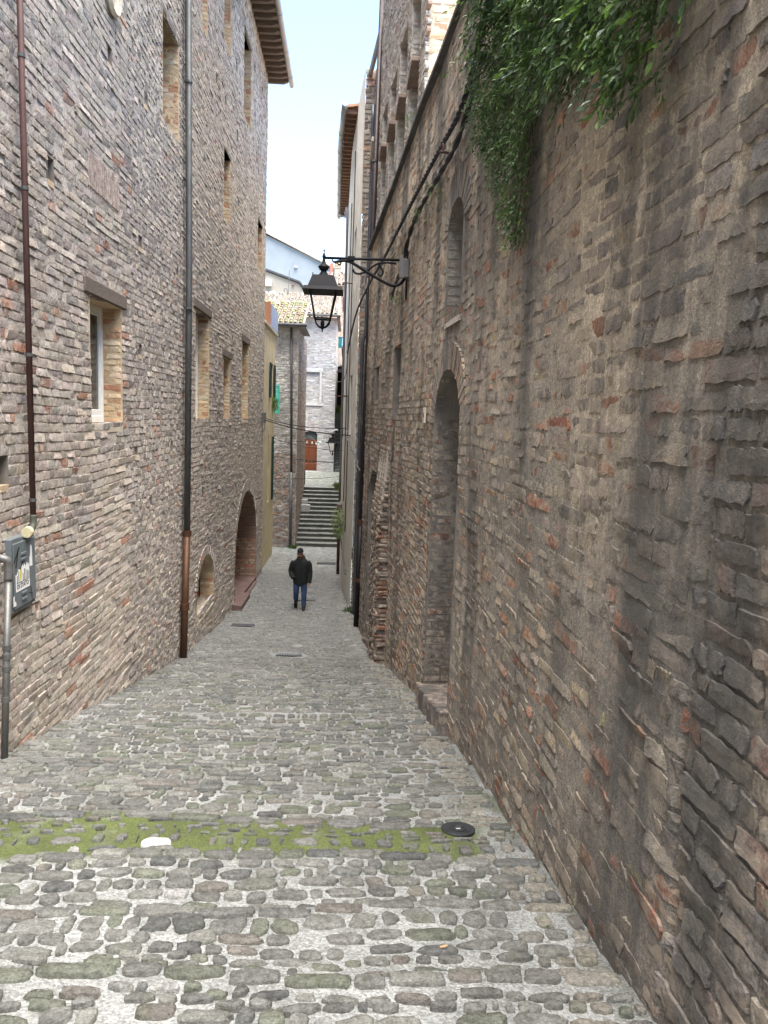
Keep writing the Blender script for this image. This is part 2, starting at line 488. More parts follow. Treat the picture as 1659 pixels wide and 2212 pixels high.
# ---------------------------------------------------------------- masonry materials
M = {}
M['brickL'] = mat('weathered_grey_brick', None, .9, var=.28, vscale=9, fine=.3, fscale=85, mid=(30, .30), bump=1.0, bscale=70, bdist=.016, stains=[((.48, .43, .38), 13, (1, 1, 1), .48, .62, .75), ((.13, .125, .12), 3.2, (1, 1, .5), .6, .8, .35)])
M['mortarL'] = mat('pale_lime_mortar', (.45, .40, .35), .95, var=.22, vscale=4, fine=.3, fscale=90, mid=(32, .3), bump=.8, bscale=70, bdist=.012, stains=[((.20, .19, .18), 2.2, (1, 1, .4), .55, .75, .5)])
M['brickR'] = mat('old_brown_brick', None, .88, var=.32, vscale=8, fine=.3, fscale=90, mid=(34, .34), bump=1.0, bscale=70, bdist=.016, stains=[((.38, .32, .25), 9, (1, 1, 1), .47, .56, .85), ((.085, .082, .078), 1.3, (1, 1, .16), .46, .61, .80)])
M['mortarR'] = mat('gritty_old_mortar', None, .92, var=.28, vscale=6, fine=.40, fscale=110, mid=(40, .34), bump=1.0, bscale=80, bdist=.016, stains=[((.085, .082, .078), 1.3, (1, 1, .16), .46, .61, .80), ((.24, .125, .08), 6.5, (1, 1, 1.3), .66, .76, .5), ((.15, .14, .12), 3.0, (1, 1, .5), .54, .74, .6)], extra_bump=(30, .3, .012))
M['ochre'] = mat('ochre_reveal_brick', None, .9, var=.25, vscale=7, fine=.2, fscale=60, bump=.5, bscale=60, bdist=.008)
M['ochre_plain'] = mat('ochre_reveal_mortar', (.47, .36, .23), .95, var=.25, vscale=5, bump=.6, bscale=60)
M['sill_cream'] = mat('cream_stone_sill', (.50, .43, .33), .9, var=.2, vscale=4, bump=.4)
M['dark'] = mat('dark_interior', (.02, .02, .02), .9, var=.2, bump=0)
M['plaster_dark'] = mat('dirty_plaster_and_hole_shade', (.19, .168, .145), .9, var=.35, vscale=2.5, bump=.4, stains=[((.08, .074, .068), 1.4, (1, 1, .4), .48, .7, .7)])
M['oldwood'] = mat('weathered_beam', (.13, .105, .085), .9, var=.45, vscale=3, vsc=(1, 6, 30), fine=.3, fscale=50, bump=.8, bscale=20)
# ================================================================ street surface
STEPS = [1.65, 2.3, 2.95, 3.56, 4.25, 4.87, 5.66, 6.4, 7.15, 7.9, 8.7, 9.5, 10.3, 11.15, 12.0, 12.9, 13.8]
STEPS = np.array([STEPS[0]-.65*k for k in (3, 2, 1)]+STEPS)
def step_pos(X, k):   # the nosing of step k wanders a little across the street
    return STEPS[k]+.05*np.sin(X*1.7+k*2.1)+.03*np.sin(X*4.3+k)+.03*X*math.sin(k*1.3)
def gz(X, Y):
    X = np.asarray(X, float); Y = np.asarray(Y, float); z = gbase(Y)
    z = z+.02*np.sin(X*1.1+Y*.7)-.03*((X+.9)/2.1)**2*0
    amp = np.clip((15-Y)/9, 0, 1)*.052
    prev = np.full_like(Y, -99.0)+0*X; nxt = np.full_like(Y, 99.0)+0*X
    for k in range(len(STEPS)):
        p = step_pos(X, k); prev = np.where((p <= Y) & (p > prev), p, prev); nxt = np.where((p > Y) & (p < nxt), p, nxt)
    t = np.where((prev > -50) & (nxt < 50), (Y-prev)/np.maximum(nxt-prev, .1), .5)
    return z+amp*(t-.5)
# ================================================================ the brick palazzo on the left
lb = thing('brick_palazzo', 'tall grey brick building with small deep windows along the left of the street', 'building', (LX, 10, gbase(10)))
LOPS = dict(w1=Op(8.9, 10.12, 1.40, 2.88), w2=Op(14.9, 16.35, 1.40, 3.56), w3=Op(18.2, 19.2, 1.40, 2.9), w4=Op(21.35, 22.7, 1.40, 3.58),
    u1=Op(12.36, 13.5, 6.08, 7.68), u2=Op(18.08, 19.05, 6.12, 7.62), u3=Op(24.6, 25.85, 6.22, 7.7),
    t1=Op(15.45, 16.05, 8.95, 10.6), t2=Op(18.0, 18.95, 9.95, 12.2), t3=Op(21.15, 22.6, 9.5, 11.75),
    gr=Op(15.1, 17.05, -2.66, -1.52, .75), ar=Op(20.35, 25.15, -4.05, -.77, 1.9), patch=Op(8.92, 10.1, 4.06, 4.50))
HOLES = [(9.75,5.82,.16,.2),(11.41,5.98,.14,.17),(7.84,3.91,.15,.22),(11.05,3.94,.14,.16),(13.35,3.97,.12,.14),(17.07,8.65,.16,.2),(18.28,8.69,.14,.2),(19.92,10.16,.14,.3),(23.41,11.63,.16,.22),(20.1,8.57,.14,.28),(23.54,10.29,.14,.3),(20.44,7.04,.14,.22),(20.21,5.53,.14,.2),(23.37,8.7,.14,.25),(25.3,11.79,.14,.2),(11.01,2.44,.14,.15),(17.48,3.3,.13,.16),(19.6,3.45,.14,.18),(10.76,1.01,.13,.15),(12.92,.97,.14,.18),(15.69,-.12,.15,.25),(11.54,.19,.1,.14),(6.62,1.02,.2,.26),(20.87,.63,.14,.2),(24.64,5.3,.14,.2)]
hops = [Op(y-a/2-.02, y+a/2+.02, z-b/2, z+b/2) for (y, z, a, b) in HOLES]
allL = list(LOPS.values())+hops
def dispL(S, Z):
    p = np.stack([0*S, S, Z], 1); return .016*fbm(p, .55, 2, 3)+.003*fbm(p, 5.0, 2, 9)+.002*fbm(p, 17, 2, 21)
def wavL(S, Z):
    p = np.stack([0*S, S*.7, Z*.4], 1); q = np.stack([0*S, S, Z], 1)
    return .045*fbm(p, .8, 2, 5), .016*fbm(q, .55, 2, 3)+.0012*fbm(q, 40, 2, 55)
LEND = 27.0
sheet(mapL, 3.5, LEND, lambda s: float(gbase(s))-.4, lambda s: 13.0, allL, .14, .14, dispL, 'wall', M['mortarL'], lb)
solid('end_wall', box((LX-8, LEND-.3, -5), (LX-.01, LEND, 13)), M['mortarL'], lb); solid('near_wall', box((LX-8, -6, -2.2), (LX-.02, 3.5, 13)), M['mortarL'], lb)
def redL(B, i, r):   # a scatter of red repairs low down beside the pipe and by the meter box
    s, z = B[:, 0], B[:, 1]; q = fbm(np.stack([0*s, s, z], 1), .9, 2, 77)
    p = np.where((z < 1.5) & (s > 6) & (s < 13.5), .01+.22*np.clip(q-.1, 0, 1), .004); p = np.where((s < 8.6) & (z < 2.6), .06, p)
    m = r.random(len(B)) < p; i = np.where(m, r.choice([5, 6, 6], len(B)), i)
    d = ((fbm(np.stack([0*s, s, z], 1), .6, 2, 31) > .12) & (r.random(len(B)) < .25)) | ((s > 10.3) & (s < 14) & (r.random(len(B)) < .4)); pl = (s > 7.8) & (s < 10.4) & (z < 1.1) & (r.random(len(B)) < .7); return np.where(d & ~m, 3, np.where(pl & ~m, r.choice([0, 1, 4], len(B)), i))
palL = palette([(.42, .36, .305), (.46, .40, .34), (.38, .325, .275), (.29, .258, .235), (.48, .405, .325), (.38, .22, .155), (.36, .18, .12)], [5, 4, 4, 1.0, 1.2, .12, .06], 5, .10, redL)
def lensL(s, z):   # stretches of headers, of long thin bricks and of mixed rubble brick
    if 10.4 < s < 13.6: return (.13, .21)
    if s < 8.0: return (.16, .32)
    if z < 1.0 and s < 10.4: return (.28, .46)
    return (.2, .36) if s < 17 else (.24, .42)
B = lay(5.2, LEND, -4.9, 12.85, allL, .092, .017, lensL, zlo=lambda s: float(gbase(s))-.1, zhi=lambda s: 1.6+.56*s+1.2, rs=random.Random(8))
r_ = np.random.default_rng(4)
depB = r_.normal(.0105, .0032, len(B))-.009*(r_.random(len(B)) < .08)
lodB = np.where(B[:, 0] < 9.5, 2, np.where(B[:, 0] < 15, 1, 0))
emit(B, mapL, depB, palL(B), lodB, 'brick', M['brickL'], lb, nparts=300, wav=wavL, rag=.0055, rough=.0014, edge=.002)
# putlog holes
for (y, z, a, b) in HOLES:
    o = Op(y-a/2, y+a/2, z-b/2, z+b/2); reveal(mapL, o, .25, M['plaster_dark'], lb, back_mat=M['dark'], sill_mat=M['ochre_plain'], lip=.012, name='putlog_hole')  # dark reveal and near-black back paint the shade inside each hole
palO = palette([(.47, .34, .20), (.50, .38, .25), (.42, .27, .16), (.38, .20, .12), (.52, .42, .30)], [4, 3, 2, 1, 2], 15)
palT = palette([(.42, .31, .21), (.38, .27, .19), (.36, .22, .15), (.45, .36, .27), (.33, .17, .11)], [4, 3, 2, 3, 1], 16)
white = mat('white_window_paint', (.72, .72, .69), .5, var=.08, vscale=4, fine=.05, bump=.1)
glass = NT('window_glass'); glass.b.inputs['Base Color'].default_value = (.05, .06, .06, 1); glass.b.inputs['Roughness'].default_value = .05; glass = glass.m
iron = mat('black_iron', (.02, .02, .022), .55, .3, var=.3, bump=.2)
grey_frame = mat('grey_window_frame', (.10, .11, .12), .5, var=.15, bump=.1)
def window(nm, depth, frame, lintel=True, pal=palO, casement=True, lodj=1):
    op = LOPS[nm]
    wn = link('window', None, lb)
    # an empty holds the window's pieces one level below the building
    wn.location = np.array((LX, op.s0, op.z0))-world_off(lb)
    wn.empty_display_size = .1
    reveal(mapL, op, depth, M['ochre_plain'], wn, sill_mat=M['sill_cream'], back_mat=None, slope=.05, lip=.012)
    jamb_bricks(mapL, op, depth, M['ochre'], wn, pal, lod=lodj)
    X1 = LX-depth; fr = []
    t = .07
    for (a, b, c, d) in ((op.s0, op.s0+t, op.z0, op.z1), (op.s1-t, op.s1, op.z0, op.z1), (op.s0+t, op.s1-t, op.z1-t, op.z1), (op.s0+t, op.s1-t, op.z0, op.z0+t*1.3), ((op.s0+op.s1)/2-.04, (op.s0+op.s1)/2+.04, op.z0+t, op.z1-t)):
        fr.append(cbox((X1, a, c), (X1+.07, b, d), .008))
    solids('frame', fr, frame, wn)
    # sashes
    sa = []; mid = (op.s0+op.s1)/2
    for a, b in ((op.s0+t, mid-.04), (mid+.04, op.s1-t)):
        for (p, q, c, d) in ((a, a+.05, op.z0+.09, op.z1-t), (b-.05, b, op.z0+.09, op.z1-t), (a+.05, b-.05, op.z1-t-.05, op.z1-t), (a+.05, b-.05, op.z0+.09, op.z0+.17)):
            sa.append(cbox((X1+.015, p+.002, c+.002), (X1+.055, q-.002, d-.002), .006))
    solids('sash', sa, frame, wn)
    for a, b in ((op.s0+t, mid-.04), (mid+.04, op.s1-t)):
        solid('pane', box((X1+.025, a+.04, op.z0+.1), (X1+.033, b-.04, op.z1-t-.03)), glass, wn)
    solid('room', (np.array([(X1-.02, op.s0, op.z0), (X1-.02, op.s1, op.z0), (X1-.02, op.s1, op.z1), (X1-.02, op.s0, op.z1)]), [(0, 1, 2, 3)]), M['dark'], wn)
    if lintel:
        h = .19; y0, y1 = op.s0-.2, op.s1+.19
        V, F = cbox((LX-depth+.08, y0, op.z1), (LX+.035, y1, op.z1+h), .018)
        V = V+np.stack([rng.normal(0, .003, len(V)), rng.normal(0, .004, len(V)), rng.normal(0, .006, len(V))], 1)
        solid('lintel', (V, F), M['oldwood'], wn)
    return wn
window('w1', .30, white, lodj=2); window('w2', .30, white); window('w3', .32, white); window('w4', .32, white)
for k in ('u1', 'u2', 'u3'): window(k, .45, grey_frame, lintel=False, pal=palT)
window('t3', .4, grey_frame, lintel=False, pal=palT)
for k in ('t1', 't2'):
    op = LOPS[k]; reveal(mapL, op, .22, M['ochre_plain'], lb, sill_mat=M['ochre_plain'], back_mat=M['mortarL'], lip=.01, name='blocked_window'); jamb_bricks(mapL, op, .22, M['ochre'], lb, palT)
# stone slabs over the deep upper openings
for k in ('u1', 'u2', 'u3', 't3'):
    op = LOPS[k]; solid('lintel', cbox((LX-.4, op.s0-.12, op.z1), (LX+.014, op.s1+.12, op.z1+.1), .012), M['plaster_dark'], lb)
# soldier-course patch
op = LOPS['patch']; y = op.s0; k = 0
solid('patch_bed', box((LX-.05, op.s0, op.z0), (LX-.004, op.s1, op.z1)), M['mortarL'], lb, smooth=False)
while y < op.s1-.05:
    V, F = cbox((LX-.03, y+.012, op.z0+.02), (LX+.016+random.uniform(-.003, .004), y+.052+random.uniform(0, .012), op.z1-.02+random.uniform(-.015, .015)), .007)
    solid('soldier_brick', (V, F), M['brickL'], lb, np.array((.33, .25, .21))*random.uniform(.85, 1.15)); y += .072
# oval stone plaque high up
pl = solid('stone_ring', lathe([(0, 0), (.26, 0), (.30, .05), (.27, .09), (.20, .06), (.19, .03), (0, .03)], (0, 0, 0), 24), M['sill_cream'], lb, smooth=False)
_m = pl.data
for v in _m.vertices: v.co = Vector((LX+v.co.z+world_off(lb)[2]+.0, 9.78+(v.co.y+world_off(lb)[1])*.9, 6.58+(-(v.co.x+world_off(lb)[0])))) - Vector(world_off(lb))
# arched cellar window with bars
gr = LOPS['gr']
gw = link('cellar_window', None, lb); gw.location = np.array((LX, gr.s0, gr.z0))-world_off(lb)
reveal(mapL, gr, .42, M['ochre_plain'], gw, sill_mat=M['sill_cream'], back_mat=M['dark'], slope=.16, lip=.012)
jamb_bricks(mapL, gr, .42, M['ochre'], gw, palO)
for k in range(9):
    y = gr.s0+.1+k*(gr.s1-gr.s0-.2)/8; solid('bar', tube([(LX-.30, y, gr.z0-.02), (LX-.30, y, gr.top(y)-.01)], .014, 6), iron, gw)
for f in (.35, .72):
    z = gr.z0+f*(gr.z1-gr.z0); c = gr.cut(z); solid('bar', box((LX-.318, c[0], z-.015), (LX-.306, c[1], z+.015)), iron, gw)
def arch_ring(op, mapf, parent, mt, pal, th=.24, dep=.02, n=None, w=.07, name='arch_brick', z0=None):
    """voussoirs standing round an arched opening"""
    c = (op.s0+op.s1)/2; h = (op.s1-op.s0)/2; zs = op.z1-op.rise; L = math.pi*math.sqrt((h*h+op.rise**2)/2); n = n or int(L/w)
    cols = pal(np.zeros((n, 4)))
    for k in range(n):
        t0, t1 = math.pi*(k+.12)/n, math.pi*(k+.88)/n; q = []
        for (t, e) in ((t0, 0), (t1, 0), (t1, th), (t0, th)): q.append((c-(h+e)*math.cos(t), zs+(op.rise+e)*math.sin(t)))
        d = dep+random.uniform(-.006, .006); V = []
        for (s, z) in q: V.append(mapf([s], [z], np.array([d]))[0])
        for (s, z) in q: V.append(mapf([s], [z], np.array([-.08]))[0])
        solid(name, (np.array(V), [(0, 1, 2, 3), (1, 0, 4, 5), (2, 1, 5, 6), (3, 2, 6, 7), (0, 3, 7, 4)]), mt, parent, cols[k])
arch_ring(gr, mapL, gw, M['brickL'], palL, .2, .022, w=.09)
# large arched doorway
ar = LOPS['ar']
aw = link('arched_doorway', None, lb); aw.location = np.array((LX, ar.s0, ar.z0))-world_off(lb)
reveal(mapL, ar, 1.05, mat('brown_vault_brick', (.25, .165, .115), .95, var=.35, vscale=5, vsc=(1, 1, 6), bump=.6), aw, back_mat=M['oldwood'], lip=.012)
palA = palette([(.36, .22, .14), (.33, .17, .10), (.42, .30, .20), (.29, .20, .15), (.38, .15, .09)], [4, 2, 2, 2, 1], 18)
jamb_bricks(mapL, ar, 1.05, M['ochre'], aw, palA, course=.1)
arch_ring(ar, mapL, aw, M['brickL'], palL, .3, .022, w=.11)
redst = mat('worn_red_threshold', (.155, .10, .088), .8, var=.3, vscale=3, bump=.5)
V = []
for (x, y, z) in ((LX-1.05, 20.36, -3.62), (LX+.04, 20.36, -3.68), (LX+.04, 25.14, -3.98), (LX-1.05, 25.14, -3.9)): V.append((x, y, z))
V += [(a, b, -4.6) for a, b, c in V[:4]]
solid('threshold', (np.array(V), [(0,1,2,3),(0,4,5,1),(1,5,6,2),(2,6,7,3)]), redst, aw)
V = [(LX-.1, 19.9, -3.62), (LX+.26, 19.9, -3.66), (LX+.24, 21.9, -3.78), (LX-.1, 21.9, -3.74)]; V += [(a, b, -4.6) for a, b, c in V]
solid('step', (np.array(V), [(0,1,2,3),(0,4,5,1),(1,5,6,2),(2,6,7,3)]), redst, aw)
V = [(LX-.1, 21.92, -3.86), (LX+.16, 21.92, -3.88), (LX+.12, 24.6, -4.03), (LX-.1, 24.6, -4.0)]; V += [(a, b, -4.6) for a, b, c in V]
solid('step', (np.array(V), [(0,1,2,3),(0,4,5,1),(1,5,6,2),(2,6,7,3)]), redst, aw)
# eaves
tilec = mat('old_roof_tile', None, .9, var=.35, vscale=6, fine=.2, bump=.5, stains=[((.20, .19, .17), 5, (1, 1, 1), .55, .7, .6)])
zinc = mat('zinc_gutter', (.33, .33, .33), .45, .55, var=.15, vscale=2, bump=.1)
solid('roof_boards', (np.array([(LX-.1, 6, 13.02), (LX+.75, 6, 12.98), (LX+.75, LEND+.35, 12.98), (LX-.1, LEND+.35, 13.02), (LX-.1, 6, 13.08), (LX+.75, 6, 13.04), (LX+.75, LEND+.35, 13.04), (LX-.1, LEND+.35, 13.08)]), [(3,2,1,0),(4,5,6,7),(1,2,6,5),(0,1,5,4),(2,3,7,6)]), mat('eaves_boards', (.30, .20, .14), .9, var=.35, vscale=4, bump=.3), lb)
y = 18.0
while y < LEND+.3:
    solid('rafter', (np.array(prism([(LX-.2, 12.84), (LX+.5, 12.84), (LX+.66, 12.90), (LX+.66, 12.99), (LX-.2, 13.02)], 'y', y, y+.13)[0]), prism([(0,0)]*5, 'y', 0, 1)[1]), M['oldwood'], lb); y += .42
hc = [(LX+.74+.085*math.cos(t), 12.98+.085*math.sin(t)) for t in np.linspace(math.pi, 2*math.pi, 9)]
hc = hc+[(x*1.0+(.008 if i == 0 else 0), z+.0) for i, (x, z) in enumerate([])]
gp = hc+[(LX+.74+.078*math.cos(t), 12.98+.078*math.sin(t)) for t in np.linspace(2*math.pi, math.pi, 9)]
solid('gutter', prism(gp, 'y', 10, LEND+.75), zinc, lb)
for y in (12, 14.2, 16.4, 18.6, 20.8, 23, 25.2, 27): solid('gutter_bracket', tube([(LX+.74+.092*math.cos(t), y, 12.98+.092*math.sin(t)) for t in np.linspace(math.pi*.95, 2.08*math.pi, 10)], .008, 5), zinc, lb)
V = np.array([(LX-4, 3, 14.3), (LX+.72, 3, 13.06), (LX+.72, LEND+.4, 13.06), (LX-4, LEND+.4, 14.3)]); solid('roof', (np.vstack([V, V+[0, 0, .06]]), [(3,2,1,0),(4,5,6,7),(1,2,6,5),(2,3,7,6),(0,1,5,4)]), tilec, lb, (.33, .2, .13))
# scribbled graffiti on the bricks
blk = mat('faded_spray_paint', (.07, .07, .075), .9, var=.4, vscale=20, bump=0)
rg = random.Random(5)
for (y0, z0, n, w, h) in ((8.5, -.32, 9, .75, .42), (8.05, .3, 6, .5, .3), (8.55, -.95, 5, .6, .35)):
    pts = [(LX+.031, y0+w*i/n+rg.uniform(-.05, .05), z0+(h if i % 2 else 0)*rg.uniform(.4, 1)-.12*i/n) for i in range(n+1)]
    P = spline(pts, 8); V = []; F = []
    for i, p in enumerate(P): V += [p+[0, 0, .009], p-[0, 0, .009]]
    F = [(2*i, 2*i+2, 2*i+3, 2*i+1) for i in range(len(P)-1)]; solid('graffiti', (np.array(V), F), blk, lb)
# ---------------------------------------------------------------- street: pebbly mortar bed with set stones
def woff(X, Y):
    o = np.stack([step_pos(np.asarray(X, float), k)-STEPS[k] for k in range(len(STEPS))], -1)
    X = np.asarray(X, float); Y = np.asarray(Y, float)
    i = np.clip(np.searchsorted(STEPS, Y)-1, 0, len(STEPS)-2); t = np.clip((Y-STEPS[i])/(STEPS[i+1]-STEPS[i]), 0, 1)
    fade = np.clip((20-Y)/6, 0, 1)
    return (np.take_along_axis(o, i[..., None], -1)[..., 0]*(1-t)+np.take_along_axis(o, (i+1)[..., None], -1)[..., 0]*t)*fade
t = NT('pebbly_mortar_bed')
a = t.n('ShaderNodeAttribute', attribute_name='Col'); c = a.outputs['Color']
vc = t.n('ShaderNodeTexVoronoi'); vc.inputs['Scale'].default_value = 95; t.l(t.pos(), vc.inputs['Vector'])
sep = t.n('ShaderNodeSeparateColor'); t.l(vc.outputs['Color'], sep.inputs[0])
peb = t.math('ADD', t.math('MULTIPLY', t.ramp(sep.outputs[0], .1, .95), .62), .69)
fade = t.ramp(vc.outputs['Distance'], .62, .2)
cm = t.n('ShaderNodeCombineColor'); [t.l(peb, cm.inputs[i]) for i in range(3)]
sat = t.n('ShaderNodeSeparateColor'); t.l(c, sat.inputs[0])
green = t.ramp(t.math('SUBTRACT', sat.outputs[1], sat.outputs[0]), .01, .05)
c2 = t.mix(t.math('MULTIPLY', t.math('SUBTRACT', 1.0, t.math('MULTIPLY', green, .75)), 1.0), c, t.mix(1.0, c, cm.outputs[0], 'MULTIPLY'))
n1 = t.noise(2.3, 5, .65); k = t.math('ADD', t.math('MULTIPLY', t.ramp(n1, .3, .7), .5), .75)
ck = t.n('ShaderNodeCombineColor'); [t.l(k, ck.inputs[i]) for i in range(3)]
c3 = t.mix(1.0, c2, ck.outputs[0], 'MULTIPLY')
c3 = t.mix(t.math('MULTIPLY', t.ramp(t.noise(5, 5, .7), .54, .70), .55), c3, (.085, .088, .062))
t.l(c3, t.b.inputs['Base Color']); t.b.inputs['Roughness'].default_value = .78; t.b.inputs['Specular IOR Level'].default_value = .35
hb = t.math('SUBTRACT', 1.0, vc.outputs['Distance'])
t.l(t.bump(t.noise(30, 4, .7), .5, .012, t.bump(hb, .8, .006)), t.b.inputs['Normal'])
M['bed'] = t.m
M['cobble'] = mat('worn_street_stone', None, .62, var=.3, vscale=11, fine=.35, fscale=90, mid=(34, .32), bump=1.0, bscale=50, bdist=.018, spec=.35, rvar=.25,
    stains=[((.26, .255, .24), 16, (1, 1, 1), .60, .72, .55), ((.08, .10, .04), 3.0, (1, 1, 1), .56, .72, .40), ((.05, .05, .048), 22, (1, 1, 1), .60, .72, .5)])
Ys = [-4.0]
while Ys[-1] < 34.25: Ys.append(Ys[-1]+(.04 if 1.0 < Ys[-1] < 7 else .07 if Ys[-1] < 15 else .16))
Ys = np.array(Ys); U = np.linspace(0, 1, 81)
YY, UU = np.meshgrid(Ys, U, indexing='ij'); LXs = np.where(Ys > 26.9, np.where(Ys > 31.5, -6.5, -3.3), LX-.15); RXs = rx(Ys)+.5
XX = LXs[:, None]+(RXs-LXs)[:, None]*UU
X, Y = XX.ravel(), YY.ravel(); Yw = Y
# two rows of vertices hug every nosing so that the risers stay crisp
Z = gz(X, Yw); P = np.stack([X, Yw, Z], 1)
P[:, 2] += .012*fbm(P*[1, 1, 0], 3.0, 2, 4)+.006*fbm(P*[1, 1, 0], 13, 2, 8)-.012
mk = np.zeros(len(X)); yl = Y-woff(X, Y)
band = np.clip((yl-4.12)/.16, 0, 1)*np.clip((5.08-yl)/.3, 0, 1)*np.clip((1.02-X)/.12, 0, 1)
mn = fbm(P*[1, 1, 0], 2.6, 3, 14); mn2 = fbm(P*[1, 1, 0], 7, 3, 44)
moss = np.clip(band*(1.15+.9*mn+.8*mn2), 0, 1)
moss = np.maximum(moss, np.clip((fbm(P*[1, 1, 0], .8, 3, 61)-.18)*2.2, 0, .55)*np.clip((13-Y)/4, 0, 1)*np.clip((mn2+.45)*1.5, 0, 1)*.7)
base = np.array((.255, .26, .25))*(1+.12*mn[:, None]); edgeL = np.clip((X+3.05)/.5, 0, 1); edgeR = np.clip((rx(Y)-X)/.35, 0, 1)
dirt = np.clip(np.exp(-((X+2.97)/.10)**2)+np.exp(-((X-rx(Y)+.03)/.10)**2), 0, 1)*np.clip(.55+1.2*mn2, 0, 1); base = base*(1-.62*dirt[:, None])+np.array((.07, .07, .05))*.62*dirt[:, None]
flag = np.clip((Y-26.5)/2, 0, 1)[:, None]; base = base*(1-flag)+np.array((.26, .27, .25))*flag
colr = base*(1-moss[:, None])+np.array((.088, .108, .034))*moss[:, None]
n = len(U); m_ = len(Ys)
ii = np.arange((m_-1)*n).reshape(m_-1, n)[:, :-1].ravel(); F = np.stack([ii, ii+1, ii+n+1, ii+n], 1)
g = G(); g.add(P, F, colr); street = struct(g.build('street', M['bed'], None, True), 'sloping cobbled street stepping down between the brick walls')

def cobbles():
    rs = random.Random(21); out = []
    k = 0
    def row(y, d, lens, kerb=False, far=False, loose=False):
        x = LX+.03-rs.uniform(0, .15); xe = float(rx(y))-.02
        if y > 27: x = -3.25
        while x < xe:
            l = rs.uniform(*lens)
            if rs.random() < .22 and not kerb: l *= .6
            if not far and rs.random() < .06 and not kerb: x += rs.uniform(.05, .16)     # bare mortar
            gap = rs.uniform(.010, .028)*(1.15 if not kerb else .9)
            if loose: gap += rs.uniform(.02, .06)
            dd = d*(rs.uniform(.55, .85) if loose else rs.uniform(.8, 1.05)) if not kerb else d*rs.uniform(.9, 1)
            if x+l > xe: l = xe-x
            if l > .05: out.append((x+l/2, y+rs.uniform(-.02, .02)*(0 if kerb else 1), l-gap, dd-.017, rs.uniform(-.18, .18)*(0.2 if kerb else 1), kerb))
            x += l
    for k in range(len(STEPS)-1):
        y0, y1 = STEPS[k], STEPS[k+1]
        if y1 < .6: continue
        kd = rs.uniform(.09, .12); row(y1-kd/2-.004, kd, (.14, .36), True)
        y = y0+.012; lo = abs(y0-4.25) < .01
        while y < y1-kd-.05:
            d = min(rs.uniform(.085, .17), y1-kd-y)
            if d > .06:
                if rs.random() < .35 and d > .13: row(y+d*.27, d*.5, (.08, .2), loose=lo); row(y+d*.76, d*.48, (.08, .2), loose=lo)
                else: row(y+d/2, d, (.08, .25), loose=lo)
            y += d
    y = STEPS[-1]+.02
    while y < 27:
        d = rs.uniform(.10, .17); row(y+d/2, d, (.10, .28)); y += d
    while y < 34:
        d = rs.uniform(.22, .34); row(y+d/2, d, (.3, .6), far=True); y += d
    return np.array(out)
CB = cobbles()
CB[:, 1] += woff(CB[:, 0], CB[:, 1])
holes_ = [(.84, 4.74, .16), (-1.0, 14.06, .38), (-1.08, 21.6, .3), (-.67, 29.3, .4), (-2.41, 17.8, .35)]
ok = np.ones(len(CB), bool)
for hx, hy, hr in holes_: ok &= ((CB[:, 0]-hx)**2+(CB[:, 1]-hy)**2) > hr**2
CB = CB[ok]
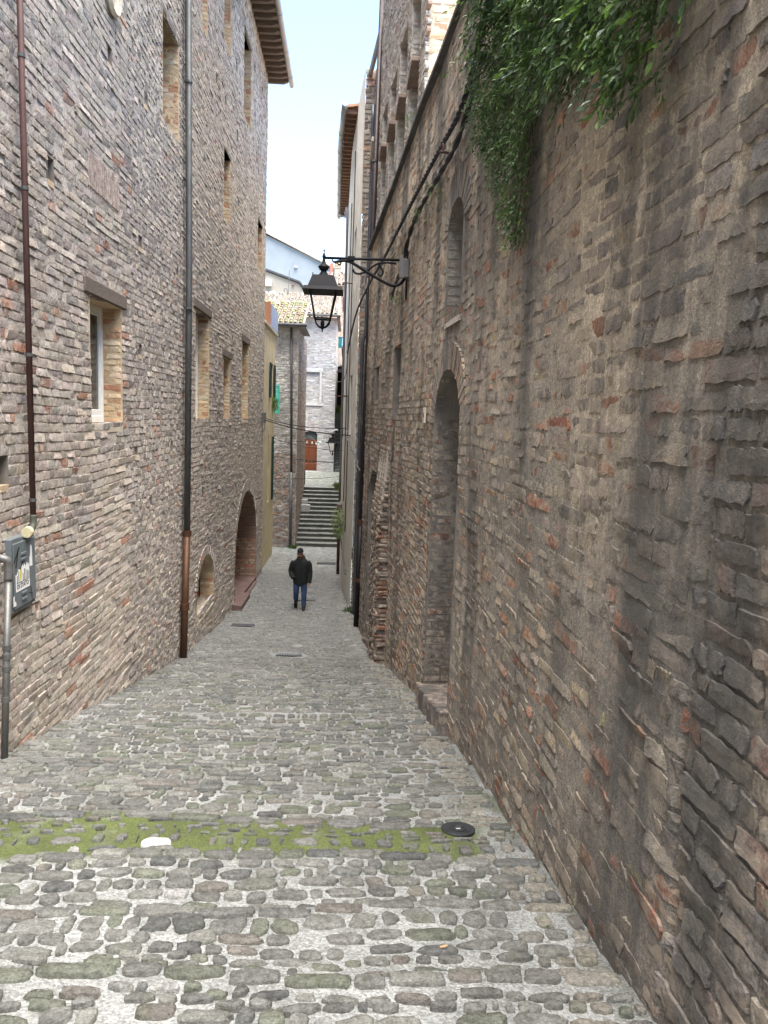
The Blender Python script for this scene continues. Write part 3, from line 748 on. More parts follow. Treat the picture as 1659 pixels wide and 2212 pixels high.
def cobble_geo():
    r = np.random.default_rng(31); n = len(CB); x, y, l, d, rot, kerb = CB.T
    px, py, dp = in_view(np.stack([x, y, gz(x, y)], 1)); vis = (px > -.02) & (px < 1.02) & (py < 1.04) & (dp > .5)
    score = np.where(vis, l*d/dp**3, 0); top = np.argsort(-score)[:300]; sel = np.zeros(n, bool); sel[top] = True
    cols = np.array([(.15, .149, .135), (.13, .131, .122), (.175, .173, .158), (.135, .143, .112), (.155, .143, .126), (.105, .107, .102), (.195, .192, .172), (.32, .315, .30)])
    ci = r.choice(8, n, p=[.24, .18, .18, .14, .08, .07, .10, .01]); C = cols[ci]*(1+r.uniform(-.15, .15, (n, 1)))
    wl = np.clip((x+2.2)/-.7, 0, 1)[:, None]*np.clip((9-y)/3, 0, 1)[:, None]; C = C*(1-.5*wl)+np.array((.24, .23, .21))*.5*wl
    wr = np.clip((x-rx(y)+.42)/.2, 0, 1)[:, None]*(r.random((n, 1)) < .7); C = C*(1-.65*wr)+np.array((.27, .245, .20))*.65*wr
    fl = np.clip((y-26.5)/2, 0, 1)[:, None]; C = C*(1-fl)+np.array((.28, .285, .27))*(1+r.uniform(-.12, .12, (n, 1)))*fl
    far_light = np.clip((y-11)/6, 0, 1)[:, None]*(1-fl); C = C*(1-.35*far_light)+np.array((.30, .30, .29))*.35*far_light  # stone colour lightened down the street, painting in the brighter light there
    gg = G()
    for i in range(n):
        if not vis[i] and y[i] > 2: continue
        nr = 14 if y[i] < 6 else 10 if y[i] < 12 else 7
        th = np.linspace(0, 2*math.pi, nr, endpoint=False)+r.uniform(0, .3)
        ex = r.uniform(2.6, 5.0) if not kerb[i] else 5.5
        ct, st = np.cos(th), np.sin(th); rad = (np.abs(ct)**ex+np.abs(st)**ex)**(-1/ex)
        rad = rad*(1+r.normal(0, .075 if not kerb[i] else .035, nr)); sk = r.uniform(-.22, .22)*(0 if kerb[i] else 1)
        u, v = rad*ct, rad*st; u = u+sk*v; taper = 1+r.uniform(-.2, .2)*u*(0 if kerb[i] else 1); v = v*taper
        ca, sa = math.cos(rot[i]*.6), math.sin(rot[i]*.6)
        yc = y[i]; e = .03; z0 = float(gz([x[i]], [yc])[0]); sl = float(gbase(yc+.3)-gbase(yc-.3))/.6+(.052*max(0, min(1, (15-yc)/9))/.7)
        hh = r.uniform(.004, .013) if yc < 14 else r.uniform(.004, .010)
        if yc > 27: hh = .004
        tl = r.normal(0, .02, 2)
        V = []
        for (q, hz) in ((1.0, -.03), (.97, hh*.45), (.80, hh*.95)):
            a_ = u*q*l[i]/2; b_ = v*q*d[i]/2; X_ = a_*ca-b_*sa; Y_ = a_*sa+b_*ca
            hzv = hz+(r.normal(0, .0025, nr) if hz > 0 else 0)
            V.append(np.stack([x[i]+X_, yc+Y_, z0+sl*Y_+hzv+(tl[0]*X_+tl[1]*Y_ if hz > 0 else 0)], 1))
        V = np.vstack(V+[np.array([[x[i], yc, z0+hh*1.1]])]); c_ = 3*nr
        F = [(j*nr+k_, j*nr+(k_+1) % nr, (j+1)*nr+(k_+1) % nr, (j+1)*nr+k_) for j in range(2) for k_ in range(nr)]+[(2*nr+k_, 2*nr+(k_+1) % nr, c_) for k_ in range(nr)]
        if sel[i]:
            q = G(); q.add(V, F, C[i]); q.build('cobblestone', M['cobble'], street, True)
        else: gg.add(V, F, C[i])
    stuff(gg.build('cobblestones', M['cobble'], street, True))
cobble_geo()
# small things lying in or on the street
cast = mat('cast_iron_cover', (.055, .058, .06), .5, .6, var=.3, vscale=12, bump=.3, bscale=60)
mh = thing('manhole_cover', 'small round dark iron cover set in the moss by the right wall', 'manhole cover', (.84, 4.74, float(gz([.84], [4.74])[0])))
def tiltv(V, c, s):
    V = np.asarray(V, float).copy(); V[:, 2] += s*(V[:, 1]-c[1]); return V
c = (.84, 4.74, float(gz([.84], [4.74])[0])-.008)
V, F = lathe([(.10, -.03), (.118, -.03), (.118, .006), (.112, .009), (.10, .006)], c, 32); solid('rim', (tiltv(V, c, -.15), F), cast, mh)
V, F = lathe([(.097, -.02), (.097, .003), (.088, .007), (.0, .007)], c, 32); solid('lid', (tiltv(V, c, -.15), F), cast, mh)
V, F = lathe([(.055, .0065), (.058, .0105), (.050, .0105), (.047, .0065)], c, 28); solid('ring', (tiltv(V, c, -.15), F), cast, mh)
V, F = cbox((c[0]-.018, c[1]-.018, c[2]+.006), (c[0]+.018, c[1]+.018, c[2]+.013), .003); solid('key_plate', (tiltv(V, c, -.15), F), mat('worn_steel', (.3, .31, .31), .35, .8, var=.2, bump=.1), mh)
def grate(x, y, wx, wy, label, slots=True, colr=(.20, .205, .21)):
    z = float(gz([x], [y])[0])+.016; mt = mat('drain_metal', colr, .5, .5, var=.25, bump=.2)
    g_ = thing('drain_grate', label, 'drain', (x, y, z)); s = float(gbase(y+.3)-gbase(y-.3))/.6
    def put(nm, lo, hi, mm=mt):
        V, F = cbox(lo, hi, .004); solid(nm, (tiltv(V, (x, y, z), s), F), mm, g_)
    put('bed', (x-wx/2, y-wy/2, z-.05), (x+wx/2, y+wy/2, z-.012), M['dark'])
    for (a, b, c_, d) in ((x-wx/2, x+wx/2, y-wy/2, y-wy/2+.03), (x-wx/2, x+wx/2, y+wy/2-.03, y+wy/2), (x-wx/2, x-wx/2+.03, y-wy/2+.031, y+wy/2-.031), (x+wx/2-.03, x+wx/2, y-wy/2+.031, y+wy/2-.031)):
        put('frame_bar', (a, c_, z-.011), (b, d, z+.004))
    if slots:
        n_ = int((wx-.06)/.045)
        for k_ in range(n_):
            a = x-wx/2+.035+k_*(wx-.07)/n_; put('grate_bar', (a, y-wy/2+.031, z-.010), (a+.026, y+wy/2-.031, z+.002))
    else: put('plate', (x-wx/2+.033, y-wy/2+.033, z-.010), (x+wx/2-.033, y+wy/2-.033, z+.002))
grate(-1.0, 14.06, .5, .22, 'slotted grey drain grate in mid street uphill of the walking man')
grate(-1.08, 21.6, .58, .3, 'flat dark drain plate in the cobbles just behind the walking man', False, (.12, .125, .13))
grate(-.67, 29.3, .75, .4, 'dark drain plate in the paving at the foot of the long stairs', False, (.10, .105, .11))
grate(-2.41, 17.8, .55, .3, 'flat dark slab cover in front of the red doorway step', False, (.11, .11, .115))
t_ = tag(solid('cigarette_butt', tube([(.50, 3.135, float(gz([.5], [3.13])[0])+.022), (.535, 3.15, float(gz([.53], [3.15])[0])+.022)], .0042, 8), mat('cigarette_paper', (.65, .35, .18), .7, var=.1, bump=0)), 'orange cigarette butt lying on the near cobbles', 'cigarette butt')
# pale flat stone at the edge of the moss
V = []; z = float(gz([-1.13], [4.45])[0]); nn = 14
rr_ = np.random.default_rng(2).uniform(.88, 1.1, nn)
for q, hz in ((1, -.02), (.96, .012), (.7, .02)):
    for k_ in range(nn): t_ = 2*math.pi*k_/nn; V.append((-1.13+.105*q*rr_[k_]*math.cos(t_), 4.43+.062*q*rr_[k_]*math.sin(t_), z+hz+.006-.14*.06*q*math.sin(t_)))
F = [(j*nn+k_, j*nn+(k_+1) % nn, (j+1)*nn+(k_+1) % nn, (j+1)*nn+k_) for j in range(2) for k_ in range(nn)]+[tuple(2*nn+k_ for k_ in range(nn))]
solid('cobblestone', (np.array(V), F), mat('white_limestone', (.48, .475, .46), .7, var=.08, vscale=9, bump=.2), street, smooth=True)
# ================================================================ the old wall on the right
rw = thing('garden_wall', 'high smeared brown brick wall with blind arches along the right of the street', 'wall', (float(rx(5)), 5, float(gbase(5))))
ROPS = dict(a1=Op(7.62, 9.22, -2.0, 2.16, .62), win=Op(7.95, 8.82, 2.80, 3.98, .28), a2=Op(14.75, 16.45, -3.05, .5, .7), slit=Op(12.5, 13.35, 1.62, 2.82), slit2=Op(15.3, 15.85, 1.95, 2.62))
def dispR(S, Z):
    p = np.stack([0*S, S, Z], 1)
    d = .030*fbm(p, .7, 2, 3)+.007*fbm(p, 3.1, 2, 9)+.003*fbm(p, 9, 2, 21)
    return d-.03*np.exp(-((S-2.56-.02*np.sin(Z*5))/.018)**2)*(Z < 1.6)
RTOP = lambda s: 5.95 if s < 11 else 5.95-.09*(s-11)
REND = 17.7
r0 = .8
sheet(mapR, r0, 9.0, lambda s: float(gbase(s))-.4, RTOP, [ROPS['a1'], ROPS['win']] if False else [], .05, .05, dispR, 'x', M['mortarR'], rw) if False else None
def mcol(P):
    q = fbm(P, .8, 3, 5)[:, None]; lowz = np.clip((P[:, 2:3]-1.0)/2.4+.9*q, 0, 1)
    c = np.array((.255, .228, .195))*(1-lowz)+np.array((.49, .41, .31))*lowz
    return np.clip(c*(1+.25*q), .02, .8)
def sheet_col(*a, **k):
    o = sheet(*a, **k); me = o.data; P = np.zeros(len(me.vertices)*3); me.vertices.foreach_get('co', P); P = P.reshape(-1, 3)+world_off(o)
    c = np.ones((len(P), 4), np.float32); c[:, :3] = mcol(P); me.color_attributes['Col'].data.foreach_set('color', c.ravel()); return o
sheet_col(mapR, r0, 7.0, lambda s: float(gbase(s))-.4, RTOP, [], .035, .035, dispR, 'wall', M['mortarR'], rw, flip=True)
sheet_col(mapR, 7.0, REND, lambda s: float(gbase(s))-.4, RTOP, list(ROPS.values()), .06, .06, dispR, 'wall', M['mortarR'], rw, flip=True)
solid('wall_back', box((1.75, -6, -5), (2.6, 12.0, 5.9)), M['mortarL'], rw); solid('wall_back', box((1.43, -6, -1), (1.74, r0, 5.9)), M['mortarL'], rw)
palR = palette([(.29, .245, .20), (.235, .20, .17), (.33, .28, .225), (.19, .17, .155), (.34, .19, .125), (.30, .14, .09), (.38, .305, .21), (.34, .28, .15)], [4, 3, 3, 2, 2.2, 1.2, 1.6, .15], 25, .16)
B = lay(r0, REND, -4.2, 5.9, list(ROPS.values()), .098, .024, (.17, .36), zlo=lambda s: float(gbase(s))-.1, zhi=lambda s: min(RTOP(s)-.05, 1.6+.70*s+1.2), rs=random.Random(18))
r_ = np.random.default_rng(14); s, z = B[:, 0], B[:, 1]
near = s < 2.55; lowfar = (s > 9.3) & (z < 1.9)
depR = r_.normal(.0022, .0026, len(B))+np.where(near, .008, 0)+np.where(lowfar, .007, 0)
# bricks sunk in the smear: each is wavier than the left wall's
lodR = np.where(B[:, 0] < 6, 2, np.where(B[:, 0] < 11, 1, 0))
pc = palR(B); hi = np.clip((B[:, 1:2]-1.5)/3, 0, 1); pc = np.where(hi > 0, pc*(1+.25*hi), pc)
gre = (B[:, 0] < 2.55)[:, None]; pc = np.where(gre, pc*.5+np.array((.21, .195, .18))*.5, pc)
emit(B, mapR, depR, pc, lodR, 'brick', M['brickR'], rw, nparts=300, rag=.009, rough=.0012, wav=lambda S, Z: (.03*fbm(np.stack([0*S, S*.8, Z*.5], 1), .9, 2, 6), dispR(S, Z)), flip=True, edge=.0015, back=.08)
palJ = palette([(.20, .17, .14), (.165, .145, .12), (.24, .125, .085), (.22, .185, .145)], [4, 3, 1.2, 2], 26)
a1 = ROPS['a1']; ao = link('blind_arch', None, rw); ao.location = np.array((float(rx(8)), 8.4, a1.z0))-world_off(rw)
reveal(mapR, a1, .5, M['plaster_dark'], ao, sill_mat=None, back_mat=M['plaster_dark'], flip=True, lip=.01)
jamb_bricks(mapR, a1, .5, M['brickR'], ao, palJ, course=.1, flip=True, dep=.004)
arch_ring(a1, mapR, ao, M['brickR'], palR, .3, .02, w=.075)
# worn brick threshold on edge
for k in range(26):
    y = 7.55+k*.068; zt = -1.52-.012*k+random.uniform(-.01, .01)
    V, F = cbox((float(rx(y))-.10+random.uniform(-.02, .02), y, zt-.45), (float(rx(y))+.52, y+.058, zt), .012); solid('threshold_brick', (V, F), M['brickR'], ao, np.array((.17, .14, .125))*random.uniform(.8, 1.2))
wi = ROPS['win']; wo_ = link('blocked_window', None, rw); wo_.location = np.array((float(rx(8.4)), 8.4, wi.z0))-world_off(rw)
reveal(mapR, wi, .42, M['plaster_dark'], wo_, sill_mat=M['mortarL'], back_mat=M['dark'], flip=True, lip=.01, slope=.1)
jamb_bricks(mapR, wi, .42, M['brickR'], wo_, palette([(.30, .28, .26), (.24, .22, .21), (.27, .14, .10), (.33, .29, .25)], [3, 2, 1.5, 2], 27), course=.11, flip=True)
arch_ring(wi, mapR, wo_, M['brickR'], palette([(.33, .28, .23), (.28, .24, .2)], [1, 1], 3), .35, .012, w=.06)
a2 = ROPS['a2']; a2o = link('blind_arch', None, rw); a2o.location = np.array((float(rx(15.5)), 15.5, a2.z0))-world_off(rw)
reveal(mapR, a2, .32, M['plaster_dark'], a2o, back_mat=M['plaster_dark'], flip=True, lip=.01)
for k in range(22):
    y = 14.78+k*.075; zt = -2.98-.02*k; V, F = cbox((float(rx(y))-.10, y, zt-.5), (float(rx(y))+.3, y+.062, zt), .012); solid('threshold_brick', (V, F), M['brickR'], a2o, np.array((.22, .13, .10))*random.uniform(.8, 1.2))
for k in ('slit', 'slit2'):
    reveal(mapR, ROPS[k], .22, M['plaster_dark'], rw, sill_mat=M['plaster_dark'], back_mat=M['plaster_dark'], flip=True, lip=.01, slope=.05, name='slit_window')
# eroded brick buttress beyond the first arch: its near end shows a ladder of worn brick ends
bt = link('buttress', None, rw); bt.location = np.array((float(rx(13.4)), 13.4, -2.6))-world_off(rw)
def bw(z): return .17*np.clip((.95-z)/1.2, .25, 1)
z = -3.35; k = 0
V = []
for yy in (13.42, 14.7):
    for zz in (-3.5, 0., 1.1): x = float(rx(yy)); V += [(x-bw(zz)+.03, yy, zz), (x+.1, yy, zz)]
solid('core', (np.array(V), [(0,1,3,2),(2,3,5,4),(6,0,2,8),(8,2,4,10),(4,5,11,10),(7,6,8,9),(9,8,10,11)]), M['mortarL'], bt)
rb = random.Random(4)
while z < 1.0:
    h = rb.uniform(.07, .1); x = float(rx(13.4)); wv = bw(z)*rb.uniform(.75, 1.12)
    V, F = cbox((x-wv, 13.36+rb.uniform(-.03, .04), z), (x+.05, 13.7, z+h-.025), .014); V = V+np.random.default_rng(k).normal(0, .006, V.shape)
    red = z < -.3 and rb.random() < .8
    solid('brick', (V, F), M['brickR'], bt, (np.array((.25, .125, .08)) if red else np.array((.20, .16, .13)))*rb.uniform(.75, 1.2))
    y = 13.72
    while y < 14.65:
        l = rb.uniform(.2, .35); xx = float(rx(y+l/2)); V, F = cbox((xx-bw(z)*rb.uniform(.9, 1.05), y, z), (xx+.02, min(y+l-.02, 14.7), z+h-.02), .01)
        solid('brick', (V, F), M['brickR'], bt, np.array((.22, .165, .125))*rb.uniform(.75, 1.15)); y += l
    z += h; k += 1
# coping slabs on top, dark slate edge
slate = mat('dark_coping_slab', (.085, .083, .08), .8, var=.4, vscale=4, bump=.5)
y = 1.0
while y < 17.4:
    l = random.uniform(.55, .8); y2 = min(y+l, 17.55); x0, x1 = float(rx(y)), float(rx(y2))
    V = []
    for (yy, xx) in ((y, x0), (y2-.012, x1)):
        zt = RTOP(yy)-.01
        V += [(xx-.085, yy, zt+.01), (xx+.75, yy, zt+.05), (xx+.75, yy, zt+.12), (xx-.085, yy, zt+.06)]
    solid('coping_slab', (np.array(V), [(0,1,2,3),(7,6,5,4),(0,4,5,1),(1,5,6,2),(2,6,7,3),(3,7,4,0)]), slate, rw); y = y2
# little enamel number plate
sg = thing('number_plate', 'tiny cream plate with dark print on the wall beside the tall blind arch', 'sign', (float(rx(9.8)), 9.8, 1.63))
V, F = cbox((float(rx(9.8))-.052, 9.68, 1.54), (float(rx(9.8))-.036, 9.92, 1.74), .004); solid('plate', (V, F), mat('cream_enamel', (.62, .58, .48), .5, var=.1, bump=.1), sg)
V, F = cbox((float(rx(9.8))-.055, 9.76, 1.61), (float(rx(9.8))-.052, 9.84, 1.67), .001); solid('print', (V, F), blk, sg)
# ================================================================ pipes, meter box, lamp
rust = mat('rusty_brown_pipe', (.095, .05, .042), .6, .2, var=.35, vscale=5, fine=.15, bump=.2, vsc=(1, 1, .4))
leadp = mat('grey_copper_pipe', (.105, .105, .10), .55, .4, var=.35, vscale=6, vsc=(2, 2, .5), fine=.15, bump=.2, stains=[((.3, .3, .29), 14, (1, 1, .15), .62, .7, .5)])
brownp = mat('brown_cast_pipe', (.085, .04, .022), .5, .2, var=.3, vscale=5, bump=.25)
galv = mat('galvanised_pipe', (.15, .148, .14), .5, .5, var=.3, vscale=7, vsc=(2, 2, .6), bump=.15, stains=[((.25, .19, .12), 6, (1, 1, .4), .58, .72, .5)])
def rings(par, nm, x, y, zs, r, mt, h=.05):
    for z in zs: solid(nm, lathe([(r, -h/2), (r*1.22, -h/2), (r*1.22, h/2), (r, h/2)], (x, y, z), 14), mt, par)
p = thing('drain_pipe', 'thin dark red pipe running down the left wall to the grey cabinet', 'pipe', (LX+.08, 7.03, .47))
solid('tube', tube([(LX+.09, 7.03, .55), (LX+.09, 7.03, 7.2)], .027, 12), rust, p, smooth=True)
solid('elbow', tube(spline([(LX+.09, 7.03, .58), (LX+.09, 7.025, .50), (LX+.09, 6.98, .445), (LX+.09, 6.91, .435)], 5), .031, 12), mat('dull_green_elbow', (.09, .095, .075), .6, .2, bump=.2), p, smooth=True)
solid('end_cap', tube([(LX+.09, 6.925, .437), (LX+.09, 6.87, .435)], .05, 16), mat('cream_plastic_cap', (.55, .48, .30), .6, var=.1, bump=.1), p)
rings(p, 'clip', LX+.09, 7.03, (.72, 2.05, 3.5, 4.6), .027, leadp, .03)
p = thing('downspout', 'thick grey downpipe with a brown iron foot on the left wall', 'pipe', (LX+.1, 14.15, -3.08))
xs, ys = LX+.11, 13.75
solid('tube', tube([(xs, ys-.08, -.66), (xs, ys+.08, 4), (xs, ys-.1, 12.8)], .058, 16), leadp, p, smooth=True)
solid('foot', tube([(xs-.01, ys-.36, -3.12), (xs, ys-.08, -.62)], .066, 16), brownp, p, smooth=True)
rings(p, 'collar', xs, ys-.08, (-.65,), .066, brownp, .1); rings(p, 'collar', xs-.005, ys-.24, (-2.0,), .066, brownp, .13)
rings(p, 'clip', xs, ys, (.9, 3.4, 7.2, .1), .058, leadp, .035)
p = thing('downspout', 'grey metal standpipe with a rounded elbow at the left edge of the picture', 'pipe', (LX+.13, 6.52, -1.56))
xs = LX+.10
solid('tube', tube([(xs, 6.27, -1.6), (xs, 6.46, .1)], .03, 14), galv, p, smooth=True)
solid('elbow', tube(spline([(xs, 6.457, .08), (xs, 6.47, .20), (xs-.02, 6.46, .265), (xs-.14, 6.44, .285)], 6), .037, 14), galv, p, smooth=True)
[rings(p, 'collar', xs, 6.27+.19*(z_+1.6)/1.7, (z_,), .03, galv, .05) for z_ in (-.50, -.58, -.68, -.95)]
# meter cabinet with torn poster
mb = thing('meter_cabinet', 'grey metal wall cabinet with a torn black and white poster', 'utility box', (LX, 6.82, .07))
steel = mat('blue_grey_enamel', (.17, .195, .205), .45, .3, var=.15, vscale=5, fine=.1, bump=.1, stains=[((.06, .06, .06), 9, (1, 1, .4), .62, .75, .4)])
V, F = cbox((LX-.02, 6.62, -.27), (LX+.06, 7.11, .41), .008); solid('body', (V, F), steel, mb)
V, F = cbox((LX+.061, 6.635, -.235), (LX+.073, 7.095, .365), .005); solid('door', (V, F), steel, mb)
for z in (.235, .185, -.13, -.185):
    V, F = cbox((LX+.073, 6.78, z), (LX+.084, 6.88, z+.028), .006); solid('louvre', (V, F), steel, mb)
paper = mat('torn_white_paper', (.72, .72, .71), .8, var=.06, vscale=9, fine=.05, bump=.05); ink = mat('black_print', (.015, .015, .015), .8, var=.1, bump=0)
po = [(6.66, -.08), (6.95, -.08), (6.945, .14), (6.92, .12), (6.9, .155), (6.875, .11), (6.85, .15), (6.825, .12), (6.8, .17), (6.76, .10), (6.73, .12), (6.69, .07), (6.66, .08)]
pst = solid('poster', prism([(y, z) for y, z in po], 'x', LX+.0745, LX+.0765), paper, mb)
for k in range(9):
    if k in (2, 3): continue
    y = 6.685+k*.03; z1 = .07+.05*((k*7) % 4)/4; solid('printed_bar', box((LX+.0768, y, .005), (LX+.0776, y+.011, z1)), ink, pst)
solid('printed_leaf', prism([(6.755, .01), (6.775, .03), (6.782, .09), (6.763, .145), (6.745, .09), (6.742, .03)], 'x', LX+.0768, LX+.0778), mat('yellow_print', (.50, .45, .06), .8, var=.1, bump=0), pst)
solid('printed_rule', box((LX+.0768, 6.675, -.004), (LX+.0776, 6.935, .002)), ink, pst)
def lettering(txt, size, origin, ux, uy, mt, parent, name='lettering', sx=1.0):
    cu = bpy.data.curves.new('t', 'FONT'); cu.body = txt; cu.size = size; cu.extrude = .0006; cu.offset = size*.02
    o = bpy.data.objects.new('t', cu); COL.objects.link(o); dg = bpy.context.evaluated_depsgraph_get(); dg.update()
    me = bpy.data.meshes.new_from_object(o.evaluated_get(dg)); bpy.data.objects.remove(o)
    ux = Vector(ux); uy = Vector(uy); uz = ux.cross(uy); off = Vector(world_off(parent))
    for v in me.vertices: v.co = Vector(origin)+ux*(v.co.x*sx)+uy*v.co.y+uz*v.co.z-off
    me.materials.clear(); me.materials.append(mt); return link(name, me, parent)
lettering('DI STATO', .060, (LX+.0772, 6.68, -.055), (0, 1, 0), (0, 0, 1), ink, pst, sx=.92)
solid('sticker', prism([(6.96, .10), (7.02, .10), (7.015, .28), (7, .30), (6.98, .29), (6.975, .2), (6.96, .19)], 'x', LX+.0745, LX+.0757), paper, mb)
solid('sticker', prism([(6.6, -.2), (6.66, -.2), (6.66, -.17), (6.63, -.15), (6.625, -.1), (6.605, -.12)], 'x', LX+.0745, LX+.0757), paper, mb)
for (a, b) in (((6.62, .2), (6.74, .33)), ((6.66, .15), (6.72, .32)), ((6.64, .28), (6.76, .17)), ((6.74, .12), (6.82, .2)), ((6.9, -.13), (7, -.16)), ((6.96, -.08), (6.99, -.22))):
    (y0, z0), (y1, z1) = a, b; solid('pen_scrawl', (np.array([(LX+.0785, y0, z0), (LX+.0785, y1, z1), (LX+.0785, y1+.012, z1-.012), (LX+.0785, y0+.014, z0-.01)]), [(0, 1, 2, 3)]), ink, mb)

# ---------------------------------------------------------------- street lamp on its bracket
black = mat('black_lamp_paint', (.010, .010, .012), .6, .0, spec=.12, var=.2, bump=.12, bscale=80)
lg = NT('lamp_glass'); lg.b.inputs['Transmission Weight'].default_value = 1; lg.b.inputs['Roughness'].default_value = .02; lg.b.inputs['IOR'].default_value = 1.02; lg.b.inputs['Alpha'].default_value = .12; lg = lg.m
def frustum(c, z0, h0, z1, h1):
    V = [(c[0]+a*h, c[1]+b*h, z) for (h, z) in ((h0, z0), (h1, z1)) for (a, b) in ((-1,-1),(1,-1),(1,1),(-1,1))]
    return np.array(V), [(3,2,1,0),(4,5,6,7),(0,1,5,4),(1,2,6,5),(2,3,7,6),(3,0,4,7)]
def lantern(par, c, k=1.0, seg=14):
    """square street lantern hung at its finial; c = top of the finial"""
    x, y, zt = c; Zz = lambda d: zt-d*k
    solid('finial', lathe([(.004*k, 0), (.014*k, -.012*k), (.014*k, -.028*k), (.006*k, -.04*k), (.012*k, -.06*k), (.028*k, -.10*k), (.03*k, -.12*k), (.022*k, -.135*k), (.022*k, -.17*k), (.03*k, -.20*k), (.034*k, -.22*k), (.085*k, -.26*k), (.09*k, -.275*k), (.07*k, -.295*k), (.072*k, -.31*k), (.046*k, -.325*k), (.044*k, -.345*k), (.075*k, -.385*k), (.10*k, -.41*k), (.09*k, -.42*k)][::-1], (x, y, zt), seg), black, par, smooth=True)
    solid('roof', frustum((x, y), Zz(.60), .235*k, Zz(.415), .165*k), black, par)
    V0, F0 = frustum((x, y), Zz(.655), .315*k, Zz(.602), .285*k)
    solid('brim', (V0, F0), black, par)
    for a in (-1, 1):
        for b in (-1, 1): solid('knob', lathe([(.004*k, 0), (.010*k, .012*k), (.006*k, .03*k), (.002*k, .035*k)], (x+a*.16*k, y+b*.16*k, Zz(.415)), 8), black, par)
    for a in (-1, 1):
        for b in (-1, 1): solid('corner_bar', tube([(x+a*.20*k, y+b*.20*k, Zz(.655)), (x+a*.115*k, y+b*.115*k, Zz(1.085))], .014*k, 6), black, par)
    h = .115*k
    for (p0, p1) in (((-h, -h), (h, -h)), ((h, -h), (h, h)), ((h, h), (-h, h)), ((-h, h), (-h, -h))):
        solid('bottom_bar', tube([(x+p0[0], y+p0[1], Zz(1.06)), (x+p1[0], y+p1[1], Zz(1.06))], .014*k, 6), black, par)
    for (a, b) in ((1, 0), (-1, 0), (0, 1), (0, -1)):
        t0, t1 = .193*k, .110*k; V = []
        for (s, t, z) in ((-1, t0, Zz(.66)), (1, t0, Zz(.66)), (1, t1, Zz(1.05)), (-1, t1, Zz(1.05))): V.append((x+(a*t if a else s*t), y+(b*t if b else s*t), z))
        solid('pane', (np.array(V), [(0, 1, 2, 3)]), lg, par)
    for a in (-1, 1):
        for b in (-1, 1): solid('strap', tube(spline([(x+a*.115*k, y+b*.115*k, Zz(1.075)), (x+a*.10*k, y+b*.10*k, Zz(1.13)), (x+a*.05*k, y+b*.05*k, Zz(1.185)), (x, y, Zz(1.20))], 5), .011*k, 6), black, par)
    solid('drop_finial', lathe([(.002*k, -.075*k), (.012*k, -.06*k), (.008*k, -.045*k), (.024*k, -.012*k), (.03*k, .005*k), (.01*k, .01*k)], (x, y, Zz(1.195)), 10), black, par, smooth=True)
    solid('lamp_holder', lathe([(.03*k, 0), (.034*k, .05*k), (.03*k, .085*k), (.012*k, .1*k)], (x, y, Zz(1.185)), 12), black, par)
YL = 12.0; XW = float(rx(YL))
la = thing('street_lamp', 'black iron street lantern hanging from a scrolled bracket on the right wall', 'street lamp', (XW, YL, 3.9))
lantern(la, (-.43, YL, 4.16))
solid('arm', tube([(-.42, YL, 4.03), (.02, YL, 4.035), (XW, YL, 4.05)], .021, 12), black, la, smooth=True)
solid('arm_collar', cbox((-.06, YL-.03, 3.995), (.05, YL+.03, 4.075), .01), black, la)
solid('brace', tube(spline([(-.222, YL, 3.955), (-.19, YL, 3.935), (-.165, YL, 3.955), (-.175, YL, 3.985), (-.225, YL, 3.985), (-.25, YL, 3.955)], 5)[::-1], np.linspace(.016, .010, 26), 8), black, la, smooth=True)
solid('brace', tube(spline([(-.31, YL, 4.02), (-.28, YL, 3.975), (-.20, YL, 3.985), (-.106, YL, 4.0), (0.004, YL, 3.975), (.226, YL, 3.855), (.523, YL, 3.70), (.67, YL, 3.655), (.79, YL, 3.70), (.86, YL, 3.82)], 6), np.concatenate([np.linspace(.006, .022, 12), np.full(43, .024)]), 8), black, la, smooth=True)
solid('scroll', tube(spline([(.03, YL, 3.875), (.05, YL, 3.83), (.12, YL, 3.81), (.22, YL, 3.845), (.32, YL, 3.92), (.42, YL, 3.98), (.56, YL, 4.0), (.70, YL, 3.99)], 6), .016, 8), black, la, smooth=True)
solid('scroll', tube(spline([(.42, YL, 3.975), (.47, YL, 3.91), (.50, YL, 3.85), (.475, YL, 3.80), (.43, YL, 3.805), (.425, YL, 3.84)], 6), np.linspace(.016, .011, 31), 8), black, la, smooth=True)
solid('wall_plate', cbox((XW-.05, YL-.03, 3.45), (XW-.02, YL+.03, 4.2), .006), black, la)
jb = thing('junction_box', 'small grey electrical box where the lamp bracket meets the wall', 'utility box', (XW-.1, YL-.1, 3.9))
V, F = cbox((XW-.16, YL-.17, 3.76), (XW-.01, YL-.035, 4.04), .012); greybox = mat('grey_plastic_box', (.12, .118, .112), .6, var=.15, bump=.1); solid('case', (V, F), greybox, jb)
V, F = cbox((XW-.165, YL-.176, 3.75), (XW-.09, YL-.171, 4.05), .004); solid('cover', (V, F), greybox, jb)

